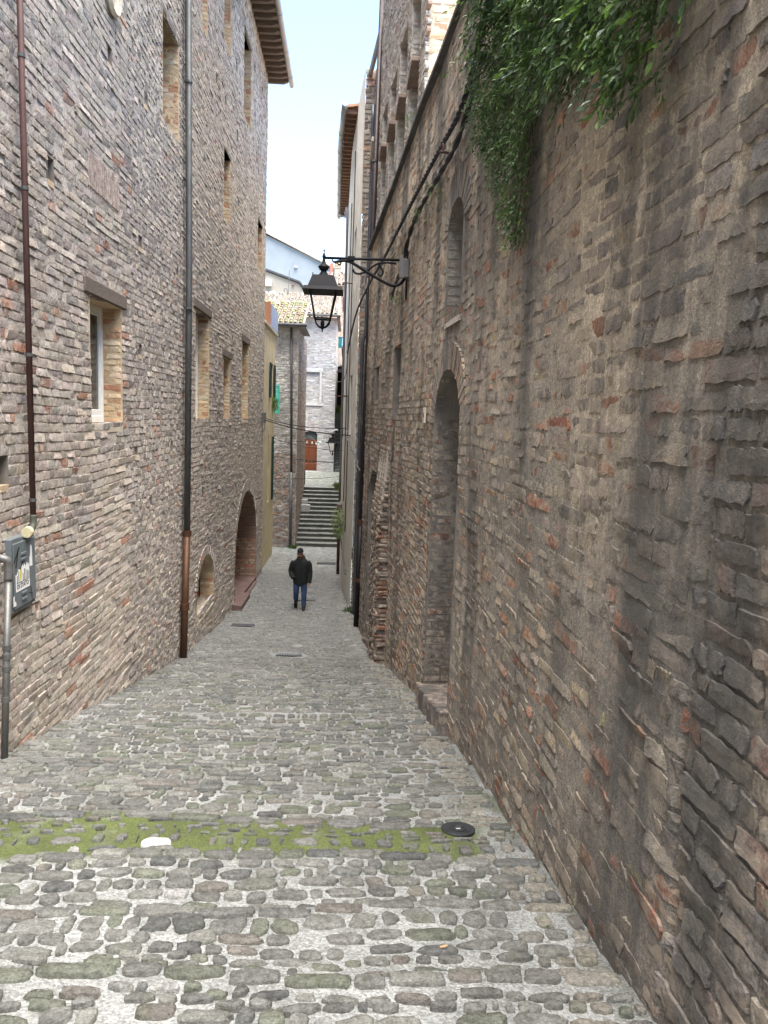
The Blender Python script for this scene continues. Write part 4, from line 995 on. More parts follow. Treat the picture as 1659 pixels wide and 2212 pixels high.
# ---------------------------------------------------------------- twisted cables along the right wall
cab = mat('black_cable', (.018, .018, .02), .5, var=.2, bump=.1)
def helix(P, r, turns, ph):
    P = np.asarray(P); T = np.gradient(P, axis=0); T /= np.linalg.norm(T, axis=1)[:, None]; a = np.cross(T, [0, 0, 1.]); a /= np.linalg.norm(a, axis=1)[:, None]; b = np.cross(T, a)
    L = np.concatenate([[0], np.cumsum(np.linalg.norm(np.diff(P, axis=0), axis=1))]); t = L*turns*2*math.pi+ph
    return P+r*(np.cos(t)[:, None]*a+np.sin(t)[:, None]*b)
c1 = spline([(float(rx(6.6))-.10, 6.6, 5.25), (float(rx(7.13))-.09, 7.13, 5.0), (float(rx(8))-.08, 8.0, 4.76), (float(rx(9.35))-.08, 9.35, 4.78), (float(rx(10.9))-.08, 10.9, 4.78), (float(rx(12.5))-.08, 12.5, 4.73), (float(rx(14.5))-.08, 14.46, 4.62), (float(rx(17))-.10, 17, 4.5), (.15, 20.4, 4.28), (-.05, 23.6, 3.55)], 26)
cb_ = thing('cable', 'upper twisted black cable strung along the right wall above the lamp', 'cable', tuple(c1[len(c1)//2]))
for ph in (0, 2.1, 4.2): solid('strand', tube(helix(c1, .017, 2.2, ph), .014, 6), cab, cb_, smooth=True)
c2 = spline([(float(rx(6.9))-.09, 6.9, 4.8), (float(rx(7.7))-.08, 7.7, 4.58), (float(rx(8.3))-.08, 8.3, 4.47), (float(rx(9.6))-.08, 9.6, 4.48), (float(rx(11))-.08, 11.0, 4.45), (float(rx(11.7))-.08, 11.75, 4.28), (float(rx(12.2))-.08, 12.1, 4.0), (float(rx(12.9))-.08, 12.9, 3.86), (float(rx(13.6))-.07, 13.6, 3.7)], 22)
cb_ = thing('cable', 'lower twisted black cable running from the ivy down to the lamp box', 'cable', tuple(c2[len(c2)//2]))
for ph in (0, 3.1): solid('strand', tube(helix(c2, .016, 1.2, ph), .018, 6), cab, cb_, smooth=True)
eb = thing('eye_bolt', 'rusty iron eye bolt carrying the cables on the right wall', 'bolt', (float(rx(8.9)), 8.9, 4.66))
solid('ring', tube([(float(rx(8.9))-.10, 8.9+.05*math.cos(t), 4.67+.05*math.sin(t)) for t in np.linspace(0, 2*math.pi, 17)], .009, 6), rust, eb); solid('shank', tube([(float(rx(8.9))-.14, 8.86, 4.62), (float(rx(8.9))+.02, 8.9, 4.62)], .014, 7), rust, eb)
# long brown downpipe at the end of the old wall, and its neighbour
p = thing('downspout', 'long dark brown downpipe at the far end of the right wall', 'pipe', (.33, 17.85, -3.6))
solid('tube', tube([(.40, 17.85, -.9), (.46, 17.85, 4.9), (.53, 17.85, 11.5)], .062, 14), mat('dark_brown_pipe', (.045, .032, .032), .45, .25, var=.25, bump=.15), p, smooth=True)
solid('foot', tube([(.365, 17.85, -3.68), (.40, 17.85, -.9)], .07, 14), mat('near_black_pipe', (.016, .013, .013), .5, .2, var=.3, bump=.2), p, smooth=True)
rings(p, 'collar', .40, 17.85, (-.95,), .068, brownp, .12); rings(p, 'collar', .38, 17.85, (-2.4,), .066, brownp, .1); rings(p, 'clip', .47, 17.85, (4.2, 7.4, 1.4), .06, leadp, .04)
p = thing('downspout', 'slim dark pipe with a swan neck beside the brown downpipe', 'pipe', (.33, 19.6, -3.7))
solid('tube', tube(spline([(.33, 19.6, -3.75), (.34, 19.6, 0), (.345, 19.6, 3.0), (.35, 19.6, 3.5), (.41, 19.6, 3.75), (.43, 19.6, 4.2), (.44, 19.6, 6.5), (.44, 19.6, 9.3)], 8), .05, 12), mat('blue_grey_pipe', (.085, .09, .10), .4, .4, var=.2, bump=.1), p, smooth=True)
rings(p, 'clip', .34, 19.6, (-2.3, .8, 2.4), .05, leadp, .04)
# ================================================================ right-hand houses beyond the wall
def wallcol(c): return c
M['brickG'] = mat('pale_grey_brick', None, .9, var=.25, vscale=8, fine=.2, fscale=50, bump=.5, bscale=50, stains=[((.45, .43, .40), 9, (1, 1, 1), .56, .7, .5)])
palG = palette([(.36, .325, .285), (.42, .385, .34), (.31, .28, .25), (.27, .25, .24), (.38, .28, .22)], [4, 4, 3, 1, 1], 41)
palP = palette([(.50, .34, .23), (.56, .43, .32), (.47, .29, .19), (.60, .50, .40)], [3, 4, 2, 3], 42)
tb = thing('brick_house', 'tall pale brick house with deep window bays above the garden wall', 'house', (float(rx(15))+.12, 15, 5.4))
m12 = mapRo(.12)
bays = [Op(12.5, 13.45, 4.9, 8.5), Op(13.87, 14.78, 4.9, 8.42), Op(15.09, 15.95, 4.9, 8.2), Op(16.3, 17.1, 4.9, 8.1)]
dG = lambda S, Z: .008*fbm(np.stack([0*S, S, Z], 1), 4, 2, 8)
sheet(m12, 12.0, 17.7, lambda s: 4.6, lambda s: 12.0, bays, .2, .2, dG, 'wall', M['mortarL'], tb, flip=True)
B = lay(12.0, 17.7, 4.7, 11.9, bays, .085, .018, (.2, .34), rs=random.Random(61)); emit(B, m12, .012, palG(B), 1, 'brick', M['brickG'], tb, nparts=120, flip=True)
terra = mat('terracotta_sill', (.24, .18, .145), .85, var=.3, bump=.3)
for i, b in enumerate(bays):
    w_ = link('window_bay', None, tb); w_.location = np.array((float(rx(b.s0)), b.s0, 7.2))-world_off(tb)
    reveal(m12, b, .34, M['mortarL'], w_, back_mat=M['brickG'], flip=True, lip=.008)
    jamb_bricks(m12, b, .34, M['brickG'], w_, palG, flip=True, z1=b.z1)
    zs = 7.25; x = float(rx((b.s0+b.s1)/2))+.12
    V, F = cbox((x-.10, b.s0-.06, zs-.07), (x+.34, b.s1+.08, zs), .008); solid('sill', (V, F), terra, w_)
    V, F = box((x+.24, b.s0+.01, zs), (x+.26, b.s1-.01, b.z1-.01)); solid('pane', (V, F), glass, w_)
x12 = float(rx(12.0))+.12
mS = mapPlane((x12, 12.0, 0), (1, 0, 0), (0, -1, 0))
sheet(mS, 0, 3.5, lambda s: 4.6, lambda s: 12.0, [], .3, .3, dG, 'side_wall', mat('peach_mortar', (.56, .46, .36), .95, var=.2, bump=.6), tb)
B = lay(0, 3.5, 5.0, 11.9, [], .12, .03, (.2, .42), rs=random.Random(62), stagger=False); emit(B, mS, .004, palP(B), 1, 'side_brick', M['brickG'], tb, nparts=60, piece='side_brick', rest='side_bricks', rag=.008)
solid('upper_gutter', tube([(float(rx(16))-.15, 12.0, 12.0), (float(rx(17.8))-.15, 17.8, 12.0)], .07, 10), zinc, tb)
# second house
h2 = thing('grey_brick_house', 'narrow grey brick house recessed behind the brown downpipe', 'house', (float(rx(19))+.25, 19, -3.7))
m25 = mapRo(.25); W2 = [Op(18.35, 19.55, 1.5, 3.0), Op(18.35, 19.5, -1.9, .3), Op(18.4, 19.5, 4.9, 6.9), Op(18.4, 19.5, 8.1, 9.6)]
sheet(m25, 17.3, 20.45, lambda s: -4.2, lambda s: 10.4, W2, .2, .2, dG, 'wall', M['mortarL'], h2, flip=True)
B = lay(17.3, 20.45, -4.0, 10.3, W2, .085, .018, (.2, .34), rs=random.Random(63)); emit(B, m25, .012, palG(B)*.85, 0, 'brick', M['brickG'], h2, flip=True)
pale = mat('pale_stone_surround', (.42, .41, .39), .85, var=.2, bump=.3)
for b in W2:
    w_ = link('window', None, h2); w_.location = np.array((float(rx(b.s0)), b.s0, b.z0))-world_off(h2)
    reveal(m25, b, .25, pale, w_, back_mat=M['dark'], flip=True, lip=.02); x = float(rx(19))+.25
    V, F = cbox((x-.20, b.s0-.15, b.z0-.14), (x+.2, b.s1+.15, b.z0-.02), .02); solid('sill', (V, F), M['sill_cream'], w_)
    for y in (b.s0-.02, b.s1-.14):
        V, F = cbox((x-.13, y, b.z0-.36), (x+.02, y+.14, b.z0-.145), .03); solid('sill_bracket', (V, F), M['sill_cream'], w_)
    V, F = cbox((x-.05, b.s0-.12, b.z1), (x+.1, b.s1+.12, b.z1+.14), .01); solid('lintel', (V, F), pale, w_)
solid('chimney_pier', cbox((.55, 18.5, 10.2), (.95, 19.3, 11.7), .02), M['mortarL'], h2)
solid('roof', box((.62, 17.6, 10.4), (5, 20.4, 10.5)), tilec, h2, (.3, .2, .14))
solid('gutter', tube([(float(rx(17.6))+.12, 17.8, 10.35), (float(rx(20.4))+.12, 20.4, 10.35)], .06, 10), zinc, h2)
# cream plastered house
h3 = thing('cream_house', 'tall cream plastered house with overhanging eaves on the right', 'house', (float(rx(25)), 25, -4.1))
cream = mat('flaking_cream_plaster', (.68, .64, .56), .9, var=.18, vscale=2.5, fine=.12, bump=.4, bscale=30, stains=[((.36, .31, .25), 2.0, (1, 1, .5), .56, .7, .5), ((.30, .24, .17), 1.2, (1, 1, .8), .62, .75, .5)])
W3 = [Op(22.0, 23.0, 1.0, 2.8), Op(26.5, 27.5, 1.0, 2.8), Op(22.0, 23, 5.2, 7), Op(26.5, 27.5, 5.2, 7), Op(28.2, 29.3, -4.3, -1.9)]
sheet(mapR, 20.4, 34.6, lambda s: -4.8, lambda s: 10.5, W3, .5, .5, dG, 'wall', cream, h3, flip=True)
for b in W3: reveal(mapR, b, .2, cream, h3, back_mat=M['dark'], sill_mat=M['sill_cream'], flip=True, name='window_opening')
x20 = float(rx(20.4)); mQ = mapPlane((x20, 20.4, 0), (1, 0, 0), (0, -1, 0))
solid('corner_wall', box((x20+.03, 20.42, -4.6), (x20+5, 20.8, 10.5)), M['mortarL'], h3)
B = lay(0, .42, -3.8, 10.4, [], .13, .03, (.16, .42), rs=random.Random(64), hvar=.3, stagger=False); palQ = palette([(.24, .21, .18), (.30, .26, .22), (.20, .165, .14), (.33, .22, .16)], [3, 3, 2, 1], 45)
emit(B, mQ, .008, palQ(B), 1, 'corner_brick', M['brickG'], h3, nparts=110, piece='corner_brick', rest='corner_bricks', rag=.014, back=.03)
solid('roof_boards', (np.array([(float(rx(y))+dx, y, 10.45+dz) for (y, dx, dz) in ((22.8, -.38, 0), (34.8, -.38, 0), (34.8, 2, .4), (22.8, 2, .4))]+[(float(rx(y))+dx, y, 10.52+dz) for (y, dx, dz) in ((22.8, -.38, 0), (34.8, -.38, 0), (34.8, 2, .4), (22.8, 2, .4))]), [(0,1,2,3),(7,6,5,4),(0,4,5,1),(1,5,6,2),(2,6,7,3),(3,7,4,0)]), tilec, h3, (.36, .2, .12))
y = 22.9
while y < 34.6:
    x = float(rx(y)); solid('rafter', box((x-.32, y, 10.33), (x+.1, y+.1, 10.44)), mat('red_rafter', (.19, .11, .075), .9, var=.3, bump=.3) if y < 22.95 else bpy.data.materials['red_rafter'], h3); y += .38
gpth = [(float(rx(y))-.40, y, 10.46) for y in np.linspace(22.7, 34.9, 12)]
solid('gutter', tube(gpth, .085, 12), zinc, h3, smooth=True)
for y in np.linspace(23.2, 34.5, 8): solid('gutter_bracket', tube([(float(rx(y))-.40+.092*math.cos(t), y, 10.46+.092*math.sin(t)) for t in np.linspace(0, 2*math.pi, 13)], .009, 5), zinc, h3)
p = thing('downspout', 'tall thin downpipe on the left edge of the cream house', 'pipe', (-.2, 27, -4.2))
solid('tube', tube(spline([(float(rx(34))-.40, 33.8, 10.35), (float(rx(33.5))-.12, 33.0, 10.0), (float(rx(30))-.12, 28.6, 9.0), (float(rx(27))-.09, 27.0, 8.4), (float(rx(27))-.09, 27.0, 4), (float(rx(27))-.09, 27.0, -1.5)], 6), .045, 10), mat('taupe_pipe', (.16, .14, .14), .5, .3, var=.2, bump=.1), p, smooth=True)
solid('foot', tube([(float(rx(27))-.09, 27.0, -1.6), (float(rx(27))-.09, 27.0, -4.25)], .06, 10), mat('oxide_red_pipe', (.07, .03, .025), .6, .2, var=.3, bump=.2), p, smooth=True)
for i, (y, z0, z1, lab) in enumerate(((24.3, -1.2, 8.2, 'thin black conduit down the cream house wall, nearer the corner'), (22.9, -2.0, 9.3, 'thin dark conduit at the corner end of the cream house'))):
    tag(solid('conduit', tube([(float(rx(y))-.04, y, z0), (float(rx(y))-.04, y, z1)], .016, 6), cab), lab, 'pipe')
tag(solid('iron_bar', box((float(rx(24))-.42, 23.95, 2.2), (float(rx(24))-.01, 24.25, 2.24)), rust), 'short rusty iron shelf bar sticking out of the cream house', 'bracket')
tag(solid('iron_bar', tube([(float(rx(23.2))-.3, 23.2, 5.6), (float(rx(23.2))+.02, 23.2, 5.58)], .02, 6), rust), 'thin iron bar sticking out of the cream house near the lamp arm', 'bracket')
hr = thing('handrail', 'sloping grey handrail at the foot of the cream house', 'handrail', (float(rx(22.5))-.08, 22.5, -2.9))
solid('rail', tube([(float(rx(21.3))-.09, 21.3, -3.0), (float(rx(25.6))-.09, 25.6, -2.35)], .025, 8), galv, hr)
for y in (21.6, 25.2): solid('bracket', tube([(float(rx(y))-.09, y, -2.99+.15*(y-21.3)), (float(rx(y))+.02, y, -3.03+.15*(y-21.3))], .014, 6), galv, hr)

# ================================================================ left side beyond the palazzo
he = thing('yellow_house', 'narrow yellow plastered house with dark green shutters past the palazzo corner', 'house', (-3.06, 29, -4.3))
yel = mat('stained_yellow_plaster', (.52, .43, .27), .9, var=.2, vscale=2.5, fine=.1, bump=.3, stains=[((.30, .27, .22), 2.4, (1, 1, .35), .5, .68, .6), ((.40, .27, .17), .9, (1, 1, .6), .58, .74, .55)])
mE = mapPlane((-3.06, 0, 0), (0, 1, 0), (1, 0, 0)); WE = [Op(29.85, 30.85, 2.2, 3.55), Op(29.3, 29.75, -1.9, .75)]
sheet(mE, 27.02, 31.6, lambda s: -4.8, lambda s: 4.75, WE, .4, .4, dG, 'wall', yel, he)
solid('core', box((-7, 27.03, -4.8), (-3.45, 31.58, 4.7)), yel, he); solid('end_wall', box((-3.44, 31.4, -4.8), (-3.065, 31.6, 4.74)), yel, he)
for b in WE: reveal(mE, b, .15, yel, he, back_mat=M['dark'], sill_mat=yel, name='window_opening')
dg_ = mat('dark_green_shutter', (.012, .045, .035), .6, var=.2, bump=.1); teal = mat('teal_shutter', (.03, .36, .27), .55, var=.15, bump=.1)
def shutter(nm, o, du, dn, w_, h_, mt, parent=None, slats=12, slat_obj=True):
    """louvred shutter leaf: o lower corner, du along the width, dn its face normal"""
    o, du, dn = (np.array(v, float) for v in (o, du, dn)); g_ = link(nm, None, parent) if parent else None
    if parent: g_.location = o-world_off(parent)
    def slab(name, a, b, c_, d, t0=0., t1=.035, tilt=0.):
        V = []
        for t in (t0, t1):
            for (p_, q_) in ((a, c_), (b, c_), (b, d), (a, d)): V.append(o+du*p_+dn*(t+(tilt if q_ == d else 0))+np.array([0, 0, q_]))
        return solid(name, (np.array(V), [(3,2,1,0),(4,5,6,7),(0,1,5,4),(1,2,6,5),(2,3,7,6),(3,0,4,7)]), mt, g_)
    e = w_*.14
    slab('stile', 0, e, 0, h_); slab('stile', w_-e, w_, 0, h_); slab('rail', e, w_-e, 0, e); slab('rail', e, w_-e, h_-e, h_); slab('rail', e, w_-e, h_/2-e/2, h_/2+e/2)
    for k in range(slats):
        z0 = e+(h_-2*e)*k/slats
        if abs(z0+.5*(h_-2*e)/slats-h_/2) < e*.6: continue
        slab('slat', e, w_-e, z0, z0+(h_-2*e)/slats*.75, .006, .014, -.02 if True else 0)
    return g_
shutter('shutter', (-3.03, 29.75, 2.2), (0, -1, 0), (1, 0, 0), .5, 1.35, dg_, he, 12)
shutter('shutter', (-3.03, 31.35, 2.2), (0, -1, 0), (1, 0, 0), .5, 1.35, dg_, he, 12)
shutter('shutter', (-3.03, 31.0, -1.95), (0, -1, 0), (1, 0, 0), .45, 2.6, dg_, he, 16)
solid('cornice', cbox((-3.2, 27.02, 4.75), (-2.95, 31.65, 4.85), .02), M['sill_cream'], he)
solid('terrace_wall', box((-3.3, 28.9, 4.86), (-3.0, 29.0, 5.75)), mat('orange_plaster', (.36, .17, .10), .85, var=.15, bump=.2), he)
solid('terrace_side', box((-3.02, 29.01, 4.86), (-2.96, 31.6, 5.70)), mat('lilac_blue_plaster', (.28, .33, .46), .8, var=.1, bump=.2), he)
ts = tag(link('teal_shutter', None), 'open bright teal louvred shutter on the stone house', 'shutter'); ts.location = (-3.06, 32.6, 1.6)
for ob in shutter('tmp', (-3.32, 33.2, 1.6), (1, 0, -.0), (0, -1, 0), .32, 1.25, teal, ts, 14).children: pass
_t = [o for o in ts.children][0]
for ob in list(_t.children):
    wm = _t.location.copy(); ob.parent = ts; ob.location = ob.location+wm
bpy.data.objects.remove(_t)
# stone house with mossy tiles
hg = thing('stone_house', 'grey rubble stone house with a mossy tiled roof left of the stairs', 'house', (-2.6, 33.5, -4.5))
M['rubble'] = mat('whitish_rubble', None, .92, var=.3, vscale=5, fine=.25, bump=.7, bscale=30, bdist=.02, stains=[((.50, .49, .46), 4, (1, 1, 1), .5, .65, .5)])
mG = mapPlane((-7, 33.5, 0), (1, 0, 0), (0, -1, 0))
dRu = lambda S, Z: .03*fbm(np.stack([S, 0*S, Z], 1), 3, 3, 8)
sheet(mG, 0, 4.78, lambda s: -5, lambda s: 5.35, [], .12, .12, dRu, 'wall', M['mortarL'], hg)
B = lay(1.5, 4.76, -4.8, 5.25, [], .11, .028, (.16, .34), rs=random.Random(65), hvar=.3)
palGg = palette([(.42, .40, .37), (.36, .34, .31), (.48, .46, .43), (.30, .28, .26)], [3, 3, 2, 1], 46); palLow = palette([(.30, .20, .15), (.27, .22, .19), (.22, .19, .17), (.36, .30, .25)], [3, 3, 2, 2], 47)
cc = np.where((B[:, 1] < -.2)[:, None], palLow(B), palGg(B))
emit(B, mG, .018, cc, 1, 'stone', M['rubble'], hg, rag=.02, rough=.01, rest='stones', wav=lambda S, Z: (0*S, dRu(S, Z)))
mG2 = mapPlane((-2.22, 33.5, 0), (0, 1, 0), (1, 0, 0))
sheet(mG2, 0, 6.5, lambda s: -5, lambda s: 5.35, [], .4, .4, dG, 'side_wall', M['mortarL'], hg)
B = lay(0, 6.5, -4.6, 5.3, [], .085, .02, (.2, .34), rs=random.Random(66), stagger=False); emit(B, mG2, .012, palLow(B), 0, 'side_brick', M['brickG'], hg, rest='side_bricks')
solid('core', box((-7, 33.6, -5), (-2.3, 39.9, 5.3)), M['mortarL'], hg)
ridge_cols = [(.20, .165, .13), (.25, .21, .17), (.18, .16, .14), (.28, .25, .21)]
def tile_roof(par, x0, x1, ye, ze, yr, zr, dx, nr, palc, nm='roof', moss=None, seed=1):
    """coppi roof: a deck and every half-round tile as a piece of its own"""
    rs = random.Random(seed)
    deck = solid(nm, (np.array([(x0, ye, ze-.05), (x1, ye, ze-.05), (x1, yr, zr-.05), (x0, yr, zr-.05), (x0, ye, ze-.12), (x1, ye, ze-.12), (x1, yr, zr-.12), (x0, yr, zr-.12)]), [(0,1,2,3),(7,6,5,4),(0,4,5,1),(1,5,6,2),(2,6,7,3),(3,7,4,0)]), tilec, par, (.25, .2, .16))
    L = math.hypot(yr-ye, zr-ze); uy, uz = (yr-ye)/L, (zr-ze)/L; n = int((x1-x0)/dx); rl = L/nr; off = world_off(deck)
    meshes = []
    for c_ in palc:
        V = []
        for (s, r_a) in ((-.04, dx*.42), (rl*1.08, dx*.34)):
            for q in (1.0, .82):
                for k in range(7):
                    t = math.pi*k/6; V.append((r_a*q*math.cos(t), s*uy-r_a*q*math.sin(t)*uz*0-.0*uz, s*uz+r_a*q*math.sin(t)*.95+(.03 if s < 0 else 0)))
        F = []
        for k in range(6): F += [(k, k+1, 14+k+1, 14+k), (7+k+1, 7+k, 21+k, 21+k+1), (k+1, k, 7+k, 7+k+1), (14+k, 14+k+1, 21+k+1, 21+k)]
        F += [(0, 14, 21, 7), (6, 13, 27, 20)]
        g_ = G(); g_.add(np.array(V), F, c_); meshes.append(mesh_data('tile', np.concatenate(g_.V), np.concatenate(g_.L), np.concatenate(g_.S), np.concatenate(g_.C), tilec))
    for i in range(n):
        for j in range(nr):
            m_i = rs.choice(range(len(palc) if moss is None or j < moss else len(palc)))
            o = link('tile', meshes[m_i], deck); s = j*rl
            o.location = (x0+dx*(i+.5)+rs.uniform(-.012, .012)-off[0], ye+s*uy-off[1], ze+s*uz-.05+rs.uniform(-.006, .006)-off[2]); o.rotation_euler = (rs.uniform(-.02, .02), 0, rs.uniform(-.05, .05))
    return deck
mossp = [(.20, .16, .12), (.17, .18, .08), (.19, .17, .08), (.15, .165, .08), (.24, .21, .17)]
tile_roof(hg, -4.4, -1.95, 33.05, 5.52, 37, 7.0, .215, 9, mossp, seed=3)
solid('gutter', tube([(-4.6, 33.0, 5.43), (-1.85, 33.0, 5.43)], .075, 10), mat('dark_gutter', (.07, .07, .072), .5, .4, var=.2, bump=.1), hg)
solid('soffit', (np.array([(-4.6, 33.08, 5.36), (-1.9, 33.08, 5.36), (-1.9, 37, 5.36), (-4.6, 37, 5.36), (-4.6, 33.08, 5.40), (-1.9, 33.08, 5.40), (-1.9, 37, 5.40), (-4.6, 37, 5.40)]), [(3,2,1,0),(4,5,6,7),(0,1,5,4),(1,2,6,5),(2,3,7,6),(3,0,4,7)]), mat('grey_soffit', (.28, .26, .23), .9, var=.15, bump=.2), hg)
p = thing('downspout', 'dark downpipe down the corner of the stone house', 'pipe', (-2.42, 33.38, -4.5))
solid('tube', tube([(-2.55, 33.36, 5.35), (-2.50, 33.36, 3), (-2.43, 33.36, -1.0)], .055, 10), mat('purple_brown_pipe', (.08, .065, .065), .5, .3, var=.25, bump=.1), p, smooth=True)
solid('foot', tube([(-2.43, 33.36, -1.0), (-2.42, 33.36, -4.55)], .07, 10), mat('grey_iron_foot', (.10, .105, .105), .5, .4, var=.25, bump=.1), p, smooth=True)
# far house with the brown door
hf = thing('far_house', 'pale brick house facing up the street with a brown door and a blocked window', 'house', (-2.1, 45, -1.8))
mF = mapPlane((-6, 45, 0), (1, 0, 0), (0, -1, 0)); dr = Op(3.26, 4.24, -1.80, .58, .12); bl = Op(3.28, 4.30, 2.35, 4.1)
sheet(mF, 0, 5.25, lambda s: -2.6, lambda s: 7.3, [dr, bl], .3, .3, dG, 'wall', M['mortarL'], hf)
M['brickF'] = mat('whitish_far_brick', None, .9, var=.18, vscale=3, fine=.15, bump=.3)
palF = palette([(.36, .345, .335), (.41, .40, .39), (.31, .295, .29), (.35, .315, .29)], [4, 4, 2, 1], 48)
B = lay(2.4, 5.24, -2.1, 7.2, [dr, bl], .083, .022, (.2, .32), rs=random.Random(67)); emit(B, mF, .014, palF(B), 0, 'brick', M['brickF'], hf)
solid('side_wall', box((-.77, 45.02, -2.6), (-.752, 52, 7.3)), M['mortarL'], hf); solid('core', box((-6, 45.3, -2.6), (-.78, 52, 7.25)), M['mortarL'], hf)
reveal(mF, dr, .18, pale, hf, name='door_reveal'); dw = mat('brown_varnished_door', (.115, .035, .014), .45, var=.2, vscale=4, vsc=(6, 1, 1), bump=.1)
do = link('door', None, hf); do.location = np.array((-2.25, 45.15, -1.8))-world_off(hf)
V, F = cbox((-2.73, 45.12, -1.78), (-1.77, 45.17, .1), .005); solid('leaf', (V, F), dw, do)
for (a, b, c_, d) in ((-2.66, -2.29, -1.65, -1.35), (-2.21, -1.84, -1.65, -1.35), (-2.66, -2.29, -1.22, -.3), (-2.21, -1.84, -1.22, -.3), (-2.66, -1.84, -.2, .0)):
    V, F = cbox((a, 45.10, c_), (b, 45.125, d), .012); solid('panel', (V, F), dw, do)
solid('transom', box((-2.73, 45.13, .13), (-1.77, 45.15, .58)), glass, do); solid('doorstep', cbox((-2.85, 44.85, -1.9), (-1.65, 45.1, -1.8), .01), pale, hf)
reveal(mF, bl, .07, pale, hf, name='blocked_window', back_mat=M['mortarL']); B = lay(bl.s0, bl.s1, bl.z0, bl.z1, [], .083, .022, (.2, .32), rs=random.Random(68), stagger=False); emit(B, mF, -.055, palF(B), 0, 'brick', M['brickF'], hf, rest='infill_bricks', back=.07)
for (a, b, c_, d) in ((-2.86, -2.72, 2.3, 4.1), (-1.70, -1.56, 2.3, 4.1), (-2.9, -1.52, 4.1, 4.3), (-2.95, -1.5, 2.12, 2.26)):
    V, F = cbox((a, 44.93, c_), (b, 45.02, d), .01); solid('window_surround', (V, F), pale, hf)
nb_ = solid('house_number', cbox((-1.66, 44.97, -.12), (-1.50, 44.985, .02), .003), mat('white_number_plate', (.7, .72, .75), .5, var=.05, bump=0), hf)
lettering('21', .11, (-1.645, 44.966, -.09), (1, 0, 0), (0, 0, 1), mat('navy_print', (.03, .05, .15), .6, var=.05, bump=0), nb_)
gut = bpy.data.materials['dark_gutter']
tile_roof(hf, -5.9, -.62, 44.55, 7.48, 50.5, 9.5, .26, 11, ridge_cols, seed=4)
solid('gutter', tube([(-3.2, 44.5, 7.38), (-.55, 44.5, 7.38)], .08, 10), gut, hf); solid('side_eave', cbox((-.76, 44.5, 7.18), (-.56, 51, 7.32), .02), gut, hf)
# ================================================================ stairs, landing, alley
stone = mat('grey_step_stone', (.27, .275, .255), .75, var=.3, vscale=4, fine=.25, bump=.5, stains=[((.10, .13, .06), 2.2, (1, 1, 1), .5, .68, .5), ((.12, .12, .115), 6, (1, 1, 1), .58, .7, .5)])
riser = mat('dark_riser_stone', (.11, .115, .10), .85, var=.35, vscale=4, bump=.5)  # riser stone is darker than the treads
st = thing('stone_stairs', 'broad flight of grey stone stairs rising at the end of the street', 'stairs', (-1.2, 34.2, -4.5))
for k in range(14):
    y0 = 34.2+k*.43; z1 = -4.5+.16*(k+1); xl = -2.22 if k > 1 else -2.26
    g_ = link('step', None, st); g_.location = np.array((-1.2, y0, z1))-world_off(st)
    V, F = cbox((xl, y0+.02, z1-.30), (-.22, y0+.44, z1-.045), .008); solid('riser', (V, F), riser, g_)
    V, F = cbox((xl, y0-.015, z1-.044), (-.22, y0+.12, z1), .012); V[:, 2] += np.random.default_rng(k).normal(0, .003, len(V)); solid('nosing', (V, F), stone, g_)
    V, F = box((xl, y0+.121, z1-.044), (-.22, y0+.45, z1-.012)); solid('tread', (V, F), bpy.data.materials['grey_step_stone'], g_)
    rs = random.Random(k); x = xl+.02
    while x < -.3:
        w_ = rs.uniform(.10, .2); 
        for (ya, yb) in ((.135, .27), (.285, .415)):
            V, F = cbox((x, y0+ya, z1-.02), (min(x+w_-.02, -.24), y0+yb, z1-.002+rs.uniform(-.004, .004)), .008); solid('tread_stone', (V, F), M['cobble'], g_, np.array((.24, .245, .22))*rs.uniform(.75, 1.25))
        x += w_
blk_ = thing('stone_block', 'pair of pale stone blocks at the left edge of the stairs', 'block', (-2.05, 37.5, -3.0))
V, F = cbox((-2.21, 37.2, -3.3), (-1.75, 37.6, -2.93), .02); solid('lower_block', (V, F), pale, blk_); V, F = cbox((-2.21, 37.65, -3.1), (-1.9, 38.0, -2.72), .02); solid('upper_block', (V, F), pale, blk_)
ld = G(); ld.add(np.array([(-6, 40.2, -2.27), (-.2, 40.2, -2.27), (-.2, 45.1, -1.82), (-6, 45.1, -1.82)]), [(0, 1, 2, 3)], (.27, .275, .25)); land = struct(ld.build('landing', M['bed']), 'cobbled landing in front of the brown door')
gg = G(); rs = random.Random(9); y = 40.25
while y < 45:
    x = -2.9
    while x < -.25:
        w_ = rs.uniform(.1, .2); zc = -2.27+(y-40.2)*.0918
        V, F = cbox((x, y, zc-.02), (x+w_-.025, y+.12, zc+.016), .012); V[:, 2] += (V[:, 1]-y)*.0918; gg.add(V, F, np.array((.19, .20, .17))*rs.uniform(.7, 1.3)); x += w_
    y += .145
stuff(gg.build('cobblestones', M['cobble'], land))
lw = tag(solid('low_wall', box((-6.0, 39.9, -4.6), (-2.3, 40.2, -2.2)), M['mortarL']), 'low wall under the landing left of the stairs', 'wall')
rl = thing('railing_post', 'white post and black rail at the top left of the stairs', 'railing', (-2.5, 40, -2.3))
solid('post', cbox((-2.36, 40.22, -2.4), (-2.24, 40.34, .25), .01), mat('whitewashed_post', (.48, .47, .45), .8, var=.2, bump=.3), rl); solid('rail', tube([(-2.2, 40.2, -1.4), (-2.2, 40.2, -2.2)], .03, 6), iron, rl)
s2 = thing('alley_stairs', 'dark narrow stair climbing the alley beside the far house', 'stairs', (-.5, 45.4, -1.8))
dkst = mat('dark_mossy_step', (.10, .115, .105), .85, var=.35, bump=.4)
for k in range(22):
    V, F = cbox((-.75, 45.3+k*.3, -2.2+.16*k), (-.18, 45.3+(k+1)*.3+.02, -1.82+.16*(k+1)), .015); solid('step', (V, F), dkst, s2)
